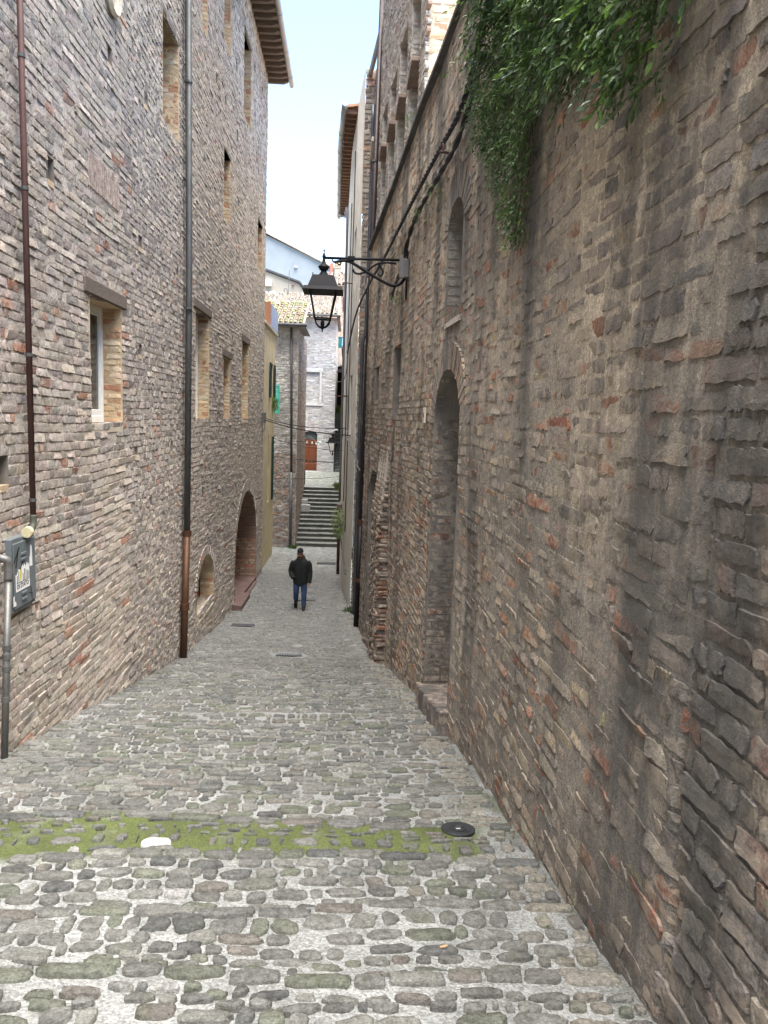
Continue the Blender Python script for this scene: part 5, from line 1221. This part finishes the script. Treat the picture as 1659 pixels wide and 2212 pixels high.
h4 = thing('shaded_house', 'dark plain house wall along the right of the long stairs', 'house', (-.2, 40, -4.4))
V, F = box((-.20, 34.62, -4.6), (4, 60, 4.6)); solid('wall', (V, F), mat('dark_green_plaster', (.2, .21, .2), .9, var=.3, bump=.4), h4); V, F = box((-.35, 34.62, 4.6), (4, 60, 4.75)); solid('roof', (V, F), tilec, h4, (.3, .2, .15))
va = thing('vaulted_passage', 'dark arched passage bridging the alley behind the far house', 'passage', (-.5, 52, 3))
vo = Op(0, .8, 1.0, 5.0, .4); mV = mapPlane((-.95, 52.2, 0), (1, 0, 0), (0, -1, 0)); sheet(mV, -.2, 1.2, lambda s: 0.5, lambda s: 6.2, [vo], .1, .3, dG, 'wall', M['mortarL'], va); reveal(mV, vo, 1.5, M['plaster_dark'], va, back_mat=M['dark'])
# ================================================================ houses on the hill behind
hb = thing('pale_blue_house', 'large pale blue gabled house behind the roofs', 'house', (-6, 75, 8))
pb = mat('pale_blue_plaster', (.27, .30, .325), .85, var=.12, vscale=.8, fine=.05, bump=.15, stains=[((.16, .18, .195), .6, (1, 1, .4), .55, .75, .5)])
V, F = prism([(-14, 4), (2.5, 4), (2.5, 13.7), (-2.2, 16.05), (-8.4, 18.7), (-14, 16.3)], 'y', 75, 88); solid('wall', (V, F), pb, hb)
V, F = prism([(-14.2, 16.3), (-8.4, 18.82), (2.8, 13.75), (2.8, 13.95), (-8.4, 19.02), (-14.2, 16.5)], 'y', 74.7, 88.2); solid('roof', (V, F), tilec, hb, (.42, .36, .32))
for (x, z) in ((-5.4, 15.7), (-5.7, 14.4)): solid('wall_lamp', lathe([(.12, 0), (.18, .05), (.1, .12), (.02, .13)], (x, 74.9, z), 12), white, hb)
hc_ = thing('cream_gable_house', 'cream gabled house with dark red anchor plates below the blue house', 'house', (-5, 62, 6))
cr = mat('pale_cream_plaster', (.33, .30, .25), .85, var=.12, vscale=1, fine=.05, bump=.15, stains=[((.24, .23, .215), 1.2, (1, 1, .4), .55, .75, .5)])
V, F = prism([(-12, 5), (-1.5, 5), (-1.5, 11.4), (-3.9, 11.7), (-4.2, 12.05), (-8.5, 13.4), (-12, 12.2)], 'y', 62, 70); solid('wall', (V, F), cr, hc_)
V, F = prism([(-12.2, 12.25), (-8.5, 13.45), (-4.15, 12.08), (-3.85, 11.75), (-3.8, 11.85), (-4.1, 12.22), (-8.5, 13.62), (-12.2, 12.42)], 'y', 61.8, 70.1); solid('roof', (V, F), gut, hc_)
for (x, z) in ((-4.68, 11.85), (-4.68, 10.95)): solid('anchor_plate', lathe([(.0, 0), (.10, 0), (.11, .03), (.08, .05), (0, .05)], (x, 61.9, z), 12), mat('oxide_red_iron', (.30, .06, .05), .6, var=.2, bump=.1), hc_)
V, F = cbox((-6.9, 61.6, 11.7), (-6.35, 61.98, 12.2), .03); solid('air_conditioner', (V, F), white, hc_); V, F = cbox((-6.35, 61.9, 11.2), (-6.1, 61.98, 11.4), .02); solid('vent', (V, F), pale, hc_)
V, F = cbox((-2.35, 61.9, 10.2), (-2.0, 61.98, 11.1), .01); solid('window', (V, F), pale, hc_); V, F = box((-2.28, 61.88, 10.3), (-2.07, 61.9, 11.0)); solid('pane', (V, F), glass, hc_)
tile_roof(hc_, -7.0, -1.6, 56, 8.7, 61.9, 10.55, .3, 10, ridge_cols, nm='lower_roof', seed=5)
hd = thing('warm_brick_house', 'warm brick house with shuttered windows right of the lantern', 'house', (-.6, 56, 6))
mD = mapPlane((-1.8, 56, 0), (1, 0, 0), (0, -1, 0)); WD = [Op(1.25, 1.6, 9.2, 10.2), Op(.92, 1.55, 6.25, 7.35)]
sheet(mD, 0, 3.2, lambda s: 3, lambda s: 11.0, WD, .4, .4, dG, 'wall', M['mortarL'], hd)
palD = palette([(.50, .36, .26), (.56, .44, .34), (.45, .31, .22)], [3, 3, 2], 49); B = lay(0, 3.2, 5, 10.9, WD, .09, .02, (.22, .34), rs=random.Random(69), stagger=False); emit(B, mD, .014, palD(B), 0, 'brick', M['brickF'], hd)
for b in WD: reveal(mD, b, .12, pale, hd, back_mat=M['dark'], name='window_opening')
shutter('shutter', (-.55, 55.96, 9.2), (1, 0, 0), (0, -1, 0), .36, 1.0, mat('maroon_shutter', (.11, .03, .04), .6, var=.2, bump=.1), hd, 14); shutter('shutter', (-.9, 55.96, 6.25), (1, 0, 0), (0, -1, 0), .34, 1.1, mat('deep_teal_shutter', (.015, .15, .15), .6, var=.2, bump=.1), hd, 14)
V, F = box((-.54, 55.98, 6.27), (-.24, 56.0, 7.3)); solid('pane', (V, F), mat('pale_blue_blind', (.30, .50, .75), .6, var=.05, bump=0), hd)
V, F = cbox((-1.2, 55.4, 5.35), (.6, 55.98, 5.55), .02); solid('balcony', (V, F), M['sill_cream'], hd)
tile_roof(hd, -1.9, 1.6, 55.6, 11.05, 60, 12.6, .3, 8, ridge_cols, seed=6)
ch = thing('chimney', 'cream brick chimney with a slatted cap on the warm brick house', 'chimney', (-1.05, 60, 12.6)); V, F = cbox((-1.3, 59.8, 11.9), (-.82, 60.3, 12.95), .02); solid('stack', (V, F), cr, ch)
for k in range(4): V, F = cbox((-1.32, 59.78, 12.98+k*.11), (-.8, 60.32, 13.03+k*.11), .01); solid('cap_slat', (V, F), M['sill_cream'], ch)
V, F = cbox((-1.25, 59.85, 12.95), (-.87, 60.25, 13.4), .01); solid('flue', (V, F), M['ochre_plain'], ch)
tag(solid('chimney', cbox((-1.66, 60, 11.9), (-1.4, 60.4, 13.4), .02), mat('red_chimney_plaster', (.52, .17, .12), .85, var=.1, bump=.2)), 'narrow red chimney beside the cream one', 'chimney')
cs = thing('chimney', 'small pale chimney with a flat cap standing in the tiled roof behind the lantern', 'chimney', (-2.55, 50, 9.2)); V, F = cbox((-2.65, 49.3, 8.7), (-2.40, 49.6, 9.7), .01); solid('stack', (V, F), pale, cs); V, F = cbox((-2.72, 49.22, 9.85), (-2.33, 49.68, 9.9), .01); solid('cap', (V, F), gut, cs)
for x in (-2.63, -2.44): V, F = box((x, 49.35, 9.7), (x+.03, 49.55, 9.85)); solid('cap_leg', (V, F), pale, cs)
an = thing('antenna_mast', 'thin mast with a hooked pipe and a blue triangular sheet on the tiled roof', 'antenna', (-4.1, 50, 8.8)); solid('mast', tube([(-4.08, 50.3, 9.2), (-4.04, 50.3, 10.9)], .022, 6), galv, an)
solid('hooked_pipe', tube(spline([(-4.12, 50.0, 8.5), (-4.12, 50, 9.5), (-4.2, 50, 9.68), (-4.32, 50, 9.62), (-4.34, 50, 9.45)], 6), .03, 8), galv, an, smooth=True); V, F = prism([(-4.75, 8.75), (-4.15, 8.45), (-3.95, 8.95), (-4.15, 9.4)], 'y', 50.05, 50.09); solid('sheet', (V, F), mat('pale_blue_sheet', (.45, .55, .62), .6, var=.1, bump=.05), an)
# the ground under everything, out to the hills
gr_ = G(); gr_.add(np.array([(-400, -60, -5.2), (400, -60, -5.2), (400, 900, -5.2), (-400, 900, -5.2)]), [(0, 1, 2, 3)], (.2, .2, .18)); struct(gr_.build('ground', mat('far_ground', (.16, .16, .13), .95, var=.3, vscale=.1, bump=0)), 'ground beneath the town')
# ================================================================ hanging ivy on the right wall
iv = thing('ivy', 'green creeper hanging over the top of the right wall', 'plant', (float(rx(5)), 5, 5.9))
leafm = NT('ivy_leaf'); a = leafm.n('ShaderNodeAttribute', attribute_name='Col'); leafm.l(leafm.mix(.35, a.outputs['Color'], leafm.mix(leafm.noise(9, 3, .6), (.03, .055, .02), (.13, .22, .05))), leafm.b.inputs['Base Color']); leafm.b.inputs['Roughness'].default_value = .45
tr = leafm.n('ShaderNodeBsdfTranslucent'); leafm.l(a.outputs['Color'], tr.inputs[0]); mx = leafm.n('ShaderNodeMixShader'); mx.inputs[0].default_value = .25; leafm.l(leafm.b.outputs[0], mx.inputs[1]); leafm.l(tr.outputs[0], mx.inputs[2]); leafm.l(mx.outputs[0], leafm.out.inputs[0]); leafm = leafm.m
IVP = [(6.9, 6.1), (6.75, 5.2), (6.6, 4.9), (7.15, 4.6), (6.9, 4.06), (6.35, 3.7), (5.9, 3.25), (5.5, 2.88), (5.2, 2.92), (5.22, 3.3), (5.05, 3.62), (4.75, 3.8), (4.42, 3.42), (4.28, 3.55), (3.95, 3.5), (3.6, 3.22), (3.3, 2.98), (3.12, 3.05), (3.05, 3.4), (2.72, 3.2), (2.6, 3.8), (2.6, 6.1)]
def inpoly(y, z):
    c = False; n = len(IVP)
    for i in range(n):
        (a, b), (c_, d) = IVP[i], IVP[(i+1) % n]
        if (b > z) != (d > z) and y < (c_-a)*(z-b)/(d-b)+a: c = not c
    return c
rs = random.Random(77); rl_ = np.random.default_rng(78)
def leaf_verts(L, W):
    return np.array([(0, 0, 0), (W*.5, L*.35, .05*L), (W*.42, L*.62, .06*L), (0, L, -.06*L), (-W*.42, L*.62, .06*L), (-W*.5, L*.35, .05*L), (0, L*.45, -.03*L)]), [(0, 1, 6), (1, 2, 6), (2, 3, 6), (3, 4, 6), (4, 5, 6), (5, 0, 6)]
leaves = []
# sprays: short drooping twigs carrying leaves
while len(leaves) < 23000:
    y, z = rs.uniform(2.6, 8.2), rs.uniform(2.85, 6.1)
    if not inpoly(y, z): continue
    if z > 1.6+.56*y+.35 and rs.random() < .93: continue
    tail = (y > 4.95 and z < 4.7); big = not tail and rs.random() < .8
    out = rs.uniform(.02, .26 if not tail else .16)*(1.2 if z > 4 else .9)
    nl = rs.randint(5, 9); d = Vector((rs.uniform(-.5, .1), rs.uniform(-.6, .6), rs.uniform(-1.0, -.2))).normalized(); tl = rs.uniform(.14, .26) if big else rs.uniform(.10, .18)
    base = Vector((float(rx(y))-out, y, z)); tint = rs.random()
    young = rs.random() < (.22 if big else .06)
    for k in range(nl):
        p = base+d*tl*(k/nl); L = rs.uniform(.038, .066) if big else rs.uniform(.022, .042)
        side = 1 if k % 2 else -1
        ax = (d+Vector((rs.uniform(-.6, .2), side*rs.uniform(.4, 1.0), rs.uniform(-.3, .5)))).normalized()
        col = np.array((.16, .28, .055)) if young else np.array((.078, .145, .045)) if tint < .6 else np.array((.095, .14, .07))
        if big and tint > .85: col = np.array((.085, .14, .10))
        leaves.append((p, ax, L, L*rs.uniform(.42, .55), col*rs.uniform(.75, 1.3), out))
def place(p, ax, L, W):
    V, F = leaf_verts(L, W); n = Vector((-1+rs.uniform(-.7, .7), rs.uniform(-.8, .8), rs.uniform(.0, 1.0))); x = ax.cross(n); x = x.normalized() if x.length > 1e-3 else Vector((0, 1, 0)); nn = x.cross(ax).normalized()
    return V@np.array([x, ax, nn])+np.array(p), F
sc = []
for (p, ax, L, W, c_, o) in leaves:
    a_, b_, d_ = in_view(np.array(p)[None]); v = (0 < a_[0] < 1) and (0 < b_[0] < 1); sc.append(L*W/d_[0]**2*(1+3*o) if v else 0)
topi = set(np.argsort(-np.array(sc))[:300]); gl = G()
for i, (p, ax, L, W, c_, o) in enumerate(leaves):
    V, F = place(p, ax, L, W)
    if i in topi: solid('leaf', (V, F), leafm, iv, c_)
    else: gl.add(V, F, c_)
stuff(gl.build('foliage', leafm, iv))
bark = mat('creeper_stem', (.10, .075, .05), .9, var=.3, bump=.3)
for k in range(26):
    y = rs.uniform(3.0, 7.4); z1 = 6.0; zz = 5.9
    while inpoly(y, zz) and zz > 2.9: zz -= .1
    P = [(float(rx(y))-.05-.04*math.sin(i), y+.06*math.sin(i*1.3+k), z1-(z1-zz-.1)*i/7) for i in range(8)]; solid('stem', tube(spline(P, 4), np.linspace(.012, .004, 29), 5), bark, iv)
def tuft(name, label, c, n, L, spread, droop, cols, seed, parent_extra=None, cat='plant'):
    t_ = thing(name, label, cat, c); r = random.Random(seed); g_ = G()
    for k in range(n):
        a_ = r.uniform(0, 2*math.pi); e = r.uniform(.1, 1)*spread; p0 = np.array(c)+np.array((r.uniform(-1, 1), r.uniform(-1, 1), r.uniform(-.5, .5)))*spread*.3
        d = np.array((math.cos(a_)*e, math.sin(a_)*e, r.uniform(-droop, .5))); p1 = p0+d*L*r.uniform(.6, 1.2); s = np.cross(d, (0, 0, 1)); s /= np.linalg.norm(s)+1e-6; w_ = L*.05*r.uniform(.7, 1.4); pm = (p0+p1)/2+np.array((0, 0, L*.12))
        g_.add(np.array([p0-s*w_*.4, p0+s*w_*.4, pm+s*w_, p1, pm-s*w_]), [(0, 1, 2, 3, 4)], np.array(r.choice(cols))*r.uniform(.7, 1.3))
    stuff(g_.build('foliage', leafm, t_)); return t_
LG = [(.22, .30, .08), (.16, .24, .06), (.28, .33, .14)]; DG = [(.05, .10, .03), (.08, .14, .04), (.12, .16, .03)]
t_ = thing('hanging_plant', 'pale green fern hanging in a pot on the cream house', 'plant', (float(rx(24.2))-.2, 24.2, -1.35)); g_ = G(); r = random.Random(3)
for k in range(620):
    z0 = -1.35-r.random()**.7*.95; a_ = r.uniform(0, 6.28); rr = (.14+.16*math.sin((z0+2.3)*3.2))*r.uniform(.4, 1.15); p0 = np.array((float(rx(24.2))-.19+.6*rr*math.cos(a_), 24.2+rr*math.sin(a_), z0)); d = np.array((math.cos(a_)*.5-.2, math.sin(a_)*.6, r.uniform(-1.1, -.1))); L = r.uniform(.10, .2); p1 = p0+d*L; s = np.cross(d, (0, 0, 1)); s /= np.linalg.norm(s)+1e-6; g_.add(np.array([p0, (p0+p1)/2+s*.012, p1, (p0+p1)/2-s*.012]), [(0, 1, 2, 3)], np.array(r.choice(LG))*r.uniform(.7, 1.3))
stuff(g_.build('foliage', leafm, t_)); solid('pot', lathe([(.07, -.16), (.1, 0), (.11, .01), (.09, .01)], (float(rx(24.2))-.17, 24.2, -1.3), 14), bpy.data.materials['terracotta_sill'], t_)
tuft('potted_plant', 'dark leafy plant at the right side of the stairs', (float(rx(33))-.12, 33, -1.5), 260, .32, .55, .9, DG+LG, 6)
tuft('potted_plant', 'small leafy plant above the alley beside the far house', (-.55, 46.5, 2.0), 260, .45, .45, 1.0, DG, 8)
tuft('balcony_plant', 'small green plant on the balcony of the warm brick house', (-.8, 55.5, 5.75), 120, .28, .5, .3, DG, 9)
tuft('wall_plant', 'weed tuft growing from the wall of the far house', (-2.83, 44.8, 1.95), 120, .28, .45, .9, LG+DG, 10)
tuft('trailing_plant', 'yellowish plant trailing from the green shuttered window', (-2.98, 30.6, 2.05), 160, .42, .4, 1.3, LG, 12)
tuft('weed', 'small weed at the foot of the far right downpipe', (.22, 19.9, -3.78), 120, .28, .5, .1, DG, 13)
tuft('weed', 'weed at the foot of the stone house downpipe', (-2.3, 33.2, -4.42), 120, .3, .5, .1, DG, 14)
for i, (y, z, lab) in enumerate(((9.4, 4.35, 'small weed rooted under the cables on the right wall'), (10.4, 4.35, 'little weed below the cable halfway to the lamp'), (12.6, 3.55, 'dry weed growing below the lamp bracket'), (11.6, 6.0, 'weed sprouting on the dark coping'))):
    tuft('wall_weed', lab, (float(rx(y))-.05, y, z), 90, .10, .6, .9, DG+[(.14, .17, .12)], 20+i)
tuft('wall_weed', 'bluish weed sprig at the wall foot just uphill of the tall arch', (float(rx(6.0))-.03, 6.0, float(gz([1.2], [6.0])[0])+.03), 40, .06, .6, .1, [(.10, .22, .12)], 31)

for i, (y, lab) in enumerate(((3.4, 'tiny weed at the foot of the right wall nearest the camera'), (5.0, 'tiny weed at the foot of the right wall beside the round iron cover'))):
    tuft('weed', lab, (float(rx(y))-.035, y, float(gz([1.1], [y])[0])+.015), 45, .05, .7, .1, [(.10, .17, .05), (.12, .15, .06)], 60+i)
# ================================================================ the walking man
def loft(rings_):
    """rings: (centre, half-width vector, half-depth vector)"""
    V = []; n = 16
    for (c, a, b) in rings_:
        c, a, b = np.array(c, float), np.array(a, float), np.array(b, float)
        for k in range(n):
            t = 2*math.pi*k/n; ct, st = math.cos(t), math.sin(t); V.append(c+a*ct+b*st)
    m_ = len(rings_); F = [(i*n+k, i*n+(k+1) % n, (i+1)*n+(k+1) % n, (i+1)*n+k) for i in range(m_-1) for k in range(n)]+[tuple(range(n))[::-1], tuple((m_-1)*n+k for k in range(n))]
    return np.array(V), F
def limb(pts, rad, flat=.9):
    P = np.array(pts, float); T = np.gradient(P, axis=0); out = []
    for p_, t_, r_ in zip(P, T, rad):
        t_ = t_/np.linalg.norm(t_); a_ = np.cross(t_, (0, 1, 0)); a_ = a_/np.linalg.norm(a_) if np.linalg.norm(a_) > .1 else np.array((1., 0, 0)); b_ = np.cross(t_, a_); out.append((p_, a_*r_, b_*r_*flat))
    return loft(out)
MX, MY = -1.16, 20.2; MZ = float(gz([MX], [MY])[0])+.012
man = thing('person', 'man in a black hooded jacket, blue jeans and black cap walking up the street', 'person', (MX, MY, MZ))
skin = mat('skin', (.42, .22, .15), .55, var=.1, vscale=20, fine=.05, bump=.1); jk = mat('black_jacket_cloth', (.012, .014, .013), .75, var=.3, vscale=8, fine=.15, bump=.5, bscale=22, bdist=.02); jn = mat('blue_denim', (.04, .065, .13), .9, var=.35, vscale=6, fine=.2, fscale=120, bump=.4, bscale=30); bs = mat('black_shoe_leather', (.012, .012, .013), .5, var=.2, bump=.2)
S = lambda x, y, z: (MX+x, MY+y, MZ+z)
def remeshed(name, parts, mt, vox=.014, sm=6):
    o = solids(name, parts, mt, man); md = o.modifiers.new('remesh', 'REMESH'); md.mode = 'VOXEL'; md.voxel_size = vox; md.use_smooth_shade = True
    m2 = o.modifiers.new('smooth', 'SMOOTH'); m2.factor = .5; m2.iterations = sm; return o
# body: one continuous figure (head, neck, torso, arms and hands); he faces us, looking to his right
head = [(S(-.015, -.02, 1.405), (.05, 0, 0), (0, .055, 0)), (S(-.018, -.035, 1.45), (.055, 0, 0), (0, .065, 0)), (S(-.022, -.05, 1.49), (.062, 0, 0), (0, .082, 0)), (S(-.024, -.05, 1.54), (.072, 0, 0), (0, .092, 0)), (S(-.024, -.045, 1.59), (.077, 0, 0), (0, .097, 0)), (S(-.022, -.035, 1.64), (.075, 0, 0), (0, .094, 0)), (S(-.02, -.03, 1.685), (.055, 0, 0), (0, .07, 0)), (S(-.02, -.03, 1.70), (.02, 0, 0), (0, .03, 0))]
torso = [(S(0, 0, .80), (.16, 0, 0), (0, .10, 0)), (S(0, 0, .95), (.165, 0, 0), (0, .11, 0)), (S(0, 0, 1.1), (.155, 0, 0), (0, .11, 0)), (S(0, 0, 1.28), (.18, 0, 0), (0, .11, 0)), (S(0, 0, 1.38), (.16, 0, 0), (0, .09, 0)), (S(-.01, -.01, 1.43), (.06, 0, 0), (0, .06, 0))]
lh = [limb([S(.235, -.03, .80), S(.238, -.04, .75), S(.236, -.045, .71)], [.028, .036, .034], .6)]
for k, (dx, L) in enumerate(((-.022, .07), (-.008, .078), (.008, .075), (.022, .06))): lh.append(limb([S(.236+dx, -.045, .72), S(.236+dx, -.06, .72-L*.55), S(.234+dx*.9, -.05, .72-L)], [.010, .009, .007], 1))
lh.append(limb([S(.215, -.05, .76), S(.20, -.075, .73), S(.205, -.08, .70)], [.011, .010, .008], 1))
nose = limb([S(-.028, -.135, 1.575), S(-.034, -.155, 1.535), S(-.03, -.135, 1.525)], [.010, .016, .010], 1)
ears = [limb([S(sx, -.04, 1.53), S(sx*1.04, -.03, 1.56), S(sx, -.03, 1.585)], [.010, .014, .010], 1) for sx in (-.102, .056)]
arms = [limb([S(.19, 0, 1.33), S(.235, .02, 1.06), S(.236, -.03, .80)], [.05, .042, .03]), limb([S(-.19, 0, 1.33), S(-.235, .03, 1.2), S(-.26, .05, 1.08)], [.05, .042, .03])]
legs = [limb([S(.085, 0, .85), S(.105, -.05, .48), S(.10, -.05, .08)], [.08, .05, .035]), limb([S(-.085, 0, .85), S(-.118, -.02, .50), S(-.128, .15, .22)], [.08, .05, .035])]
remeshed('body', [loft(head), loft(torso), nose]+ears+lh+arms+legs, skin, .009, 2)
jkp = [loft([(S(0, 0, .70), (.205, 0, 0), (0, .15, 0)), (S(0, 0, .80), (.212, 0, 0), (0, .155, 0)), (S(0, 0, .98), (.205, 0, 0), (0, .155, 0)), (S(0, 0, 1.15), (.212, 0, 0), (0, .15, 0)), (S(0, .01, 1.28), (.225, 0, 0), (0, .14, 0)), (S(0, .01, 1.36), (.195, 0, 0), (0, .12, 0)), (S(0, .02, 1.42), (.125, 0, 0), (0, .10, 0)), (S(0, .025, 1.47), (.105, 0, 0), (0, .095, 0))]),
    limb([S(.19, .01, 1.345), S(.235, .02, 1.25), S(.258, .03, 1.06), S(.262, .0, .92), S(.245, -.04, .745)], [.07, .075, .07, .064, .054]),
    limb([S(-.19, .01, 1.345), S(-.24, .02, 1.25), S(-.285, .06, 1.07), S(-.265, .01, .97), S(-.19, -.09, .88)], [.07, .075, .07, .066, .06]),
    loft([(S(0, .06, 1.39), (.12, 0, 0), (0, .05, 0)), (S(0, .075, 1.46), (.115, 0, 0), (0, .05, .01)), (S(0, .07, 1.51), (.09, 0, 0), (0, .04, .01))])]
jo = remeshed('jacket', jkp, jk, .016, 5)
solid('zip_flap', tube(spline([S(.02, -.15, .74), S(.015, -.168, .95), S(.01, -.162, 1.15), S(.0, -.145, 1.28), S(-.005, -.115, 1.38)], 4), .012, 6), jk, man); solid('pocket_flap', tube([S(-.16, -.135, .93), S(-.08, -.17, .945)], .014, 6), jk, man)
tp = [limb([S(.09, 0, .86), S(.10, -.04, .66), S(.105, -.05, .47), S(.10, -.04, .25), S(.10, -.05, .10)], [.10, .094, .08, .072, .068]), limb([S(-.09, 0, .86), S(-.11, -.03, .66), S(-.118, -.02, .50), S(-.125, .08, .32), S(-.128, .16, .21)], [.10, .092, .08, .072, .064]), loft([(S(0, 0, .74), (.16, 0, 0), (0, .11, 0)), (S(0, 0, .92), (.165, 0, 0), (0, .115, 0))])]
remeshed('jeans', tp, jn, .014, 4)
sh = [loft([(S(.10, 0.000, .02), (.045, 0, 0), (0, .10, 0)), (S(.10, -0.080, .0), (.055, 0, 0), (0, .165, 0)), (S(.10, -0.080, .035), (.055, 0, 0), (0, .16, 0)), (S(.10, -0.050, .08), (.05, 0, 0), (0, .10, 0)), (S(.10, -0.040, .13), (.052, 0, 0), (0, .062, 0)), (S(.10, -0.050, .16), (.05, 0, 0), (0, .055, 0))])]
remeshed('shoe', sh, bs, .012, 3)
sh = [loft([(S(-0.130, 0.080, .035), (.048, 0, 0), (0, .08, -.07)), (S(-0.130, 0.105, .07), (.056, 0, 0), (0, .12, -.10)), (S(-0.130, 0.150, .12), (.054, 0, 0), (0, .10, -.06)), (S(-0.128, 0.170, .18), (.052, 0, 0), (0, .062, -.01)), (S(-0.127, 0.170, .25), (.05, 0, 0), (0, .055, 0))])]
remeshed('shoe', sh, bs, .012, 3)
cp = [loft([(S(-.022, -.03, 1.605), (.089, 0, 0), (0, .108, 0)), (S(-.021, -.028, 1.65), (.087, 0, 0), (0, .105, 0)), (S(-.02, -.022, 1.695), (.070, 0, 0), (0, .085, 0)), (S(-.02, -.02, 1.722), (.035, 0, 0), (0, .045, 0))]), loft([(S(-.03, -.13, 1.598), (.075, 0, 0), (0, .075, -.012)), (S(-.03, -.13, 1.612), (.072, 0, 0), (0, .072, -.012))])]
remeshed('cap', cp, mat('black_cap_cloth', (.01, .01, .011), .85, var=.2, bump=.3), .009, 3)
solid('glasses', tube([S(-.027+.033*s+.022*math.cos(t), -.150, 1.572+.015*math.sin(t)) for s in (-1, 1) for t in np.linspace(0, 2*math.pi, 12)], .0035, 5), iron, man)
remeshed('beard', [loft([(S(-.022, -.085, 1.455), (.042, 0, 0), (0, .045, 0)), (S(-.024, -.09, 1.48), (.058, 0, 0), (0, .056, 0)), (S(-.024, -.095, 1.505), (.045, 0, 0), (0, .05, 0))])], mat('dark_beard', (.05, .03, .022), .8, var=.2, bump=.5), .008, 2)

# ================================================================ overhead wires, lights, second lantern
WL = [((-2.93, 26.5, 1.42), (-.02, 21.8, 1.24), .12, .012, 'upper black wire slung from the palazzo corner across the street'), ((-2.93, 26.5, 1.36), (.10, 21.2, 1.05), .10, .016, 'thick black wire pair sagging from the palazzo corner to the right houses'), ((-3.0, 31.0, .55), (float(rx(26))-.05, 26.0, .38), .1, .008, 'pale thin wire crossing in front of the brown door'), ((-3.0, 31.5, -.2), (float(rx(27))-.05, 27.0, -.12), .04, .010, 'straight grey wire crossing below the string of bulbs'), ((-3.0, 31.6, -1.15), (float(rx(33))-.05, 33.0, -1.1), .05, .009, 'lowest thin wire crossing in front of the brown door')]
for a_, b_, s_, r_, lab in WL: tag(solid('wire', tube(sag(a_, b_, s_), r_, 5), cab), lab, 'wire')
ib = thing('cable_box', 'small grey cable box on the corner of the palazzo', 'utility box', (-2.95, 26.5, 1.45)); V, F = cbox((-3.0, 26.35, 1.25), (-2.86, 26.6, 1.62), .015); solid('case', (V, F), greybox, ib); solid('cable_loop', tube(spline([(-2.9, 26.45, 1.25), (-2.88, 26.4, 1.05), (-2.94, 26.35, .95), (-2.95, 26.4, 1.2)], 6), .012, 5), galv, ib)
sg_ = thing('string_lights', 'string of white bulbs hanging in front of the brown door', 'string lights', (-1.2, 30, .5)); P = spline([(-2.1, 31.5, .45), (-1.75, 30.6, .5), (-1.45, 30, .52), (-1.25, 30, .48), (-1.05, 30, .52), (-.85, 30, .62), (-.62, 30, .82)], 6); solid('cord', tube(P, .009, 5), cab, sg_)
blb = mat('white_bulb', (.85, .84, .80), .25, var=.03, bump=0)
for i in (9, 14, 19, 24, 30): solid('bulb', lathe([(.002, -.11), (.03, -.095), (.042, -.06), (.03, -.025), (.015, 0), (.012, .02)], tuple(P[i]), 12), blb, sg_, smooth=True)
s2_ = thing('string_lights', 'row of tiny white fairy lights on the straight wire', 'string lights', (-1, 28, -.2)); P2 = sag((-2.2, 30.2, -.18), (float(rx(28))-.06, 27.8, -.14), .03, 15); solid('cord', tube(P2, .006, 5), cab, s2_)
for q in P2[1:]: solid('bulb', lathe([(.002, -.045), (.014, -.03), (.014, -.012), (.004, 0)], tuple(q), 8), blb, s2_)
wt = thing('wire_decoration', 'thin wire leaf ornament hanging in front of the brown door', 'ornament', (-1.6, 30.5, .6))
for w0 in (.0, .05, -.05): solid('wire', tube(spline([(-1.85, 30.6, .66), (-1.6, 30.5, .70+w0), (-1.35, 30.4, .60+w0*.5), (-1.2, 30.3, .48)], 5), .008, 5), galv, wt)
l2 = thing('street_lamp', 'smaller dark lantern on the right in front of the brown door', 'street lamp', (float(rx(30)), 30, .6)); lantern(l2, (-.55, 30, 1.05), .85); solid('arm', tube([(-.55, 30, .95), (float(rx(30)), 30, .95)], .02, 8), black, l2); solid('wall_plate', cbox((float(rx(30))-.03, 29.95, .7), (float(rx(30))+.01, 30.05, 1.1), .005), black, l2)
tag(solid('cable_wrap', tube(spline([(-.60, 29.9, .93), (-.5, 29.9, .99), (-.42, 29.9, 1.03), (-.36, 29.9, 1.0)], 5), .03, 8), mat('white_tape', (.6, .6, .6), .6, var=.1, bump=.1)), 'bundle of white taped cable on the smaller lantern', 'cable')
l3 = thing('street_lamp', 'far small dark lantern under the arched passage', 'street lamp', (-.3, 48, 4)); lantern(l3, (-.5, 48, 4.85), .8); solid('arm', tube([(-.5, 48, 4.75), (-.19, 48, 4.75)], .02, 8), black, l3)
tag(solid('cable', tube(helix(spline([(.0, 21.9, 1.25), (.03, 21.2, 1.0), (.12, 20.2, .75), (.25, 19.0, .55), (.34, 18.2, .25)], 10), .02, 2, 0), .018, 6), galv), 'loose pale cable looping from the cream house to the brown downpipe', 'cable')
tag(solid('lamp_cable', tube(spline([(-.02, 23.6, 3.6), (-.08, 23.9, 2.9), (-.2, 24.2, 2.7), (-.35, 24.5, 2.68)], 6), .014, 5), galv), 'pale cable end curling from the twisted cable on the cream house', 'cable')
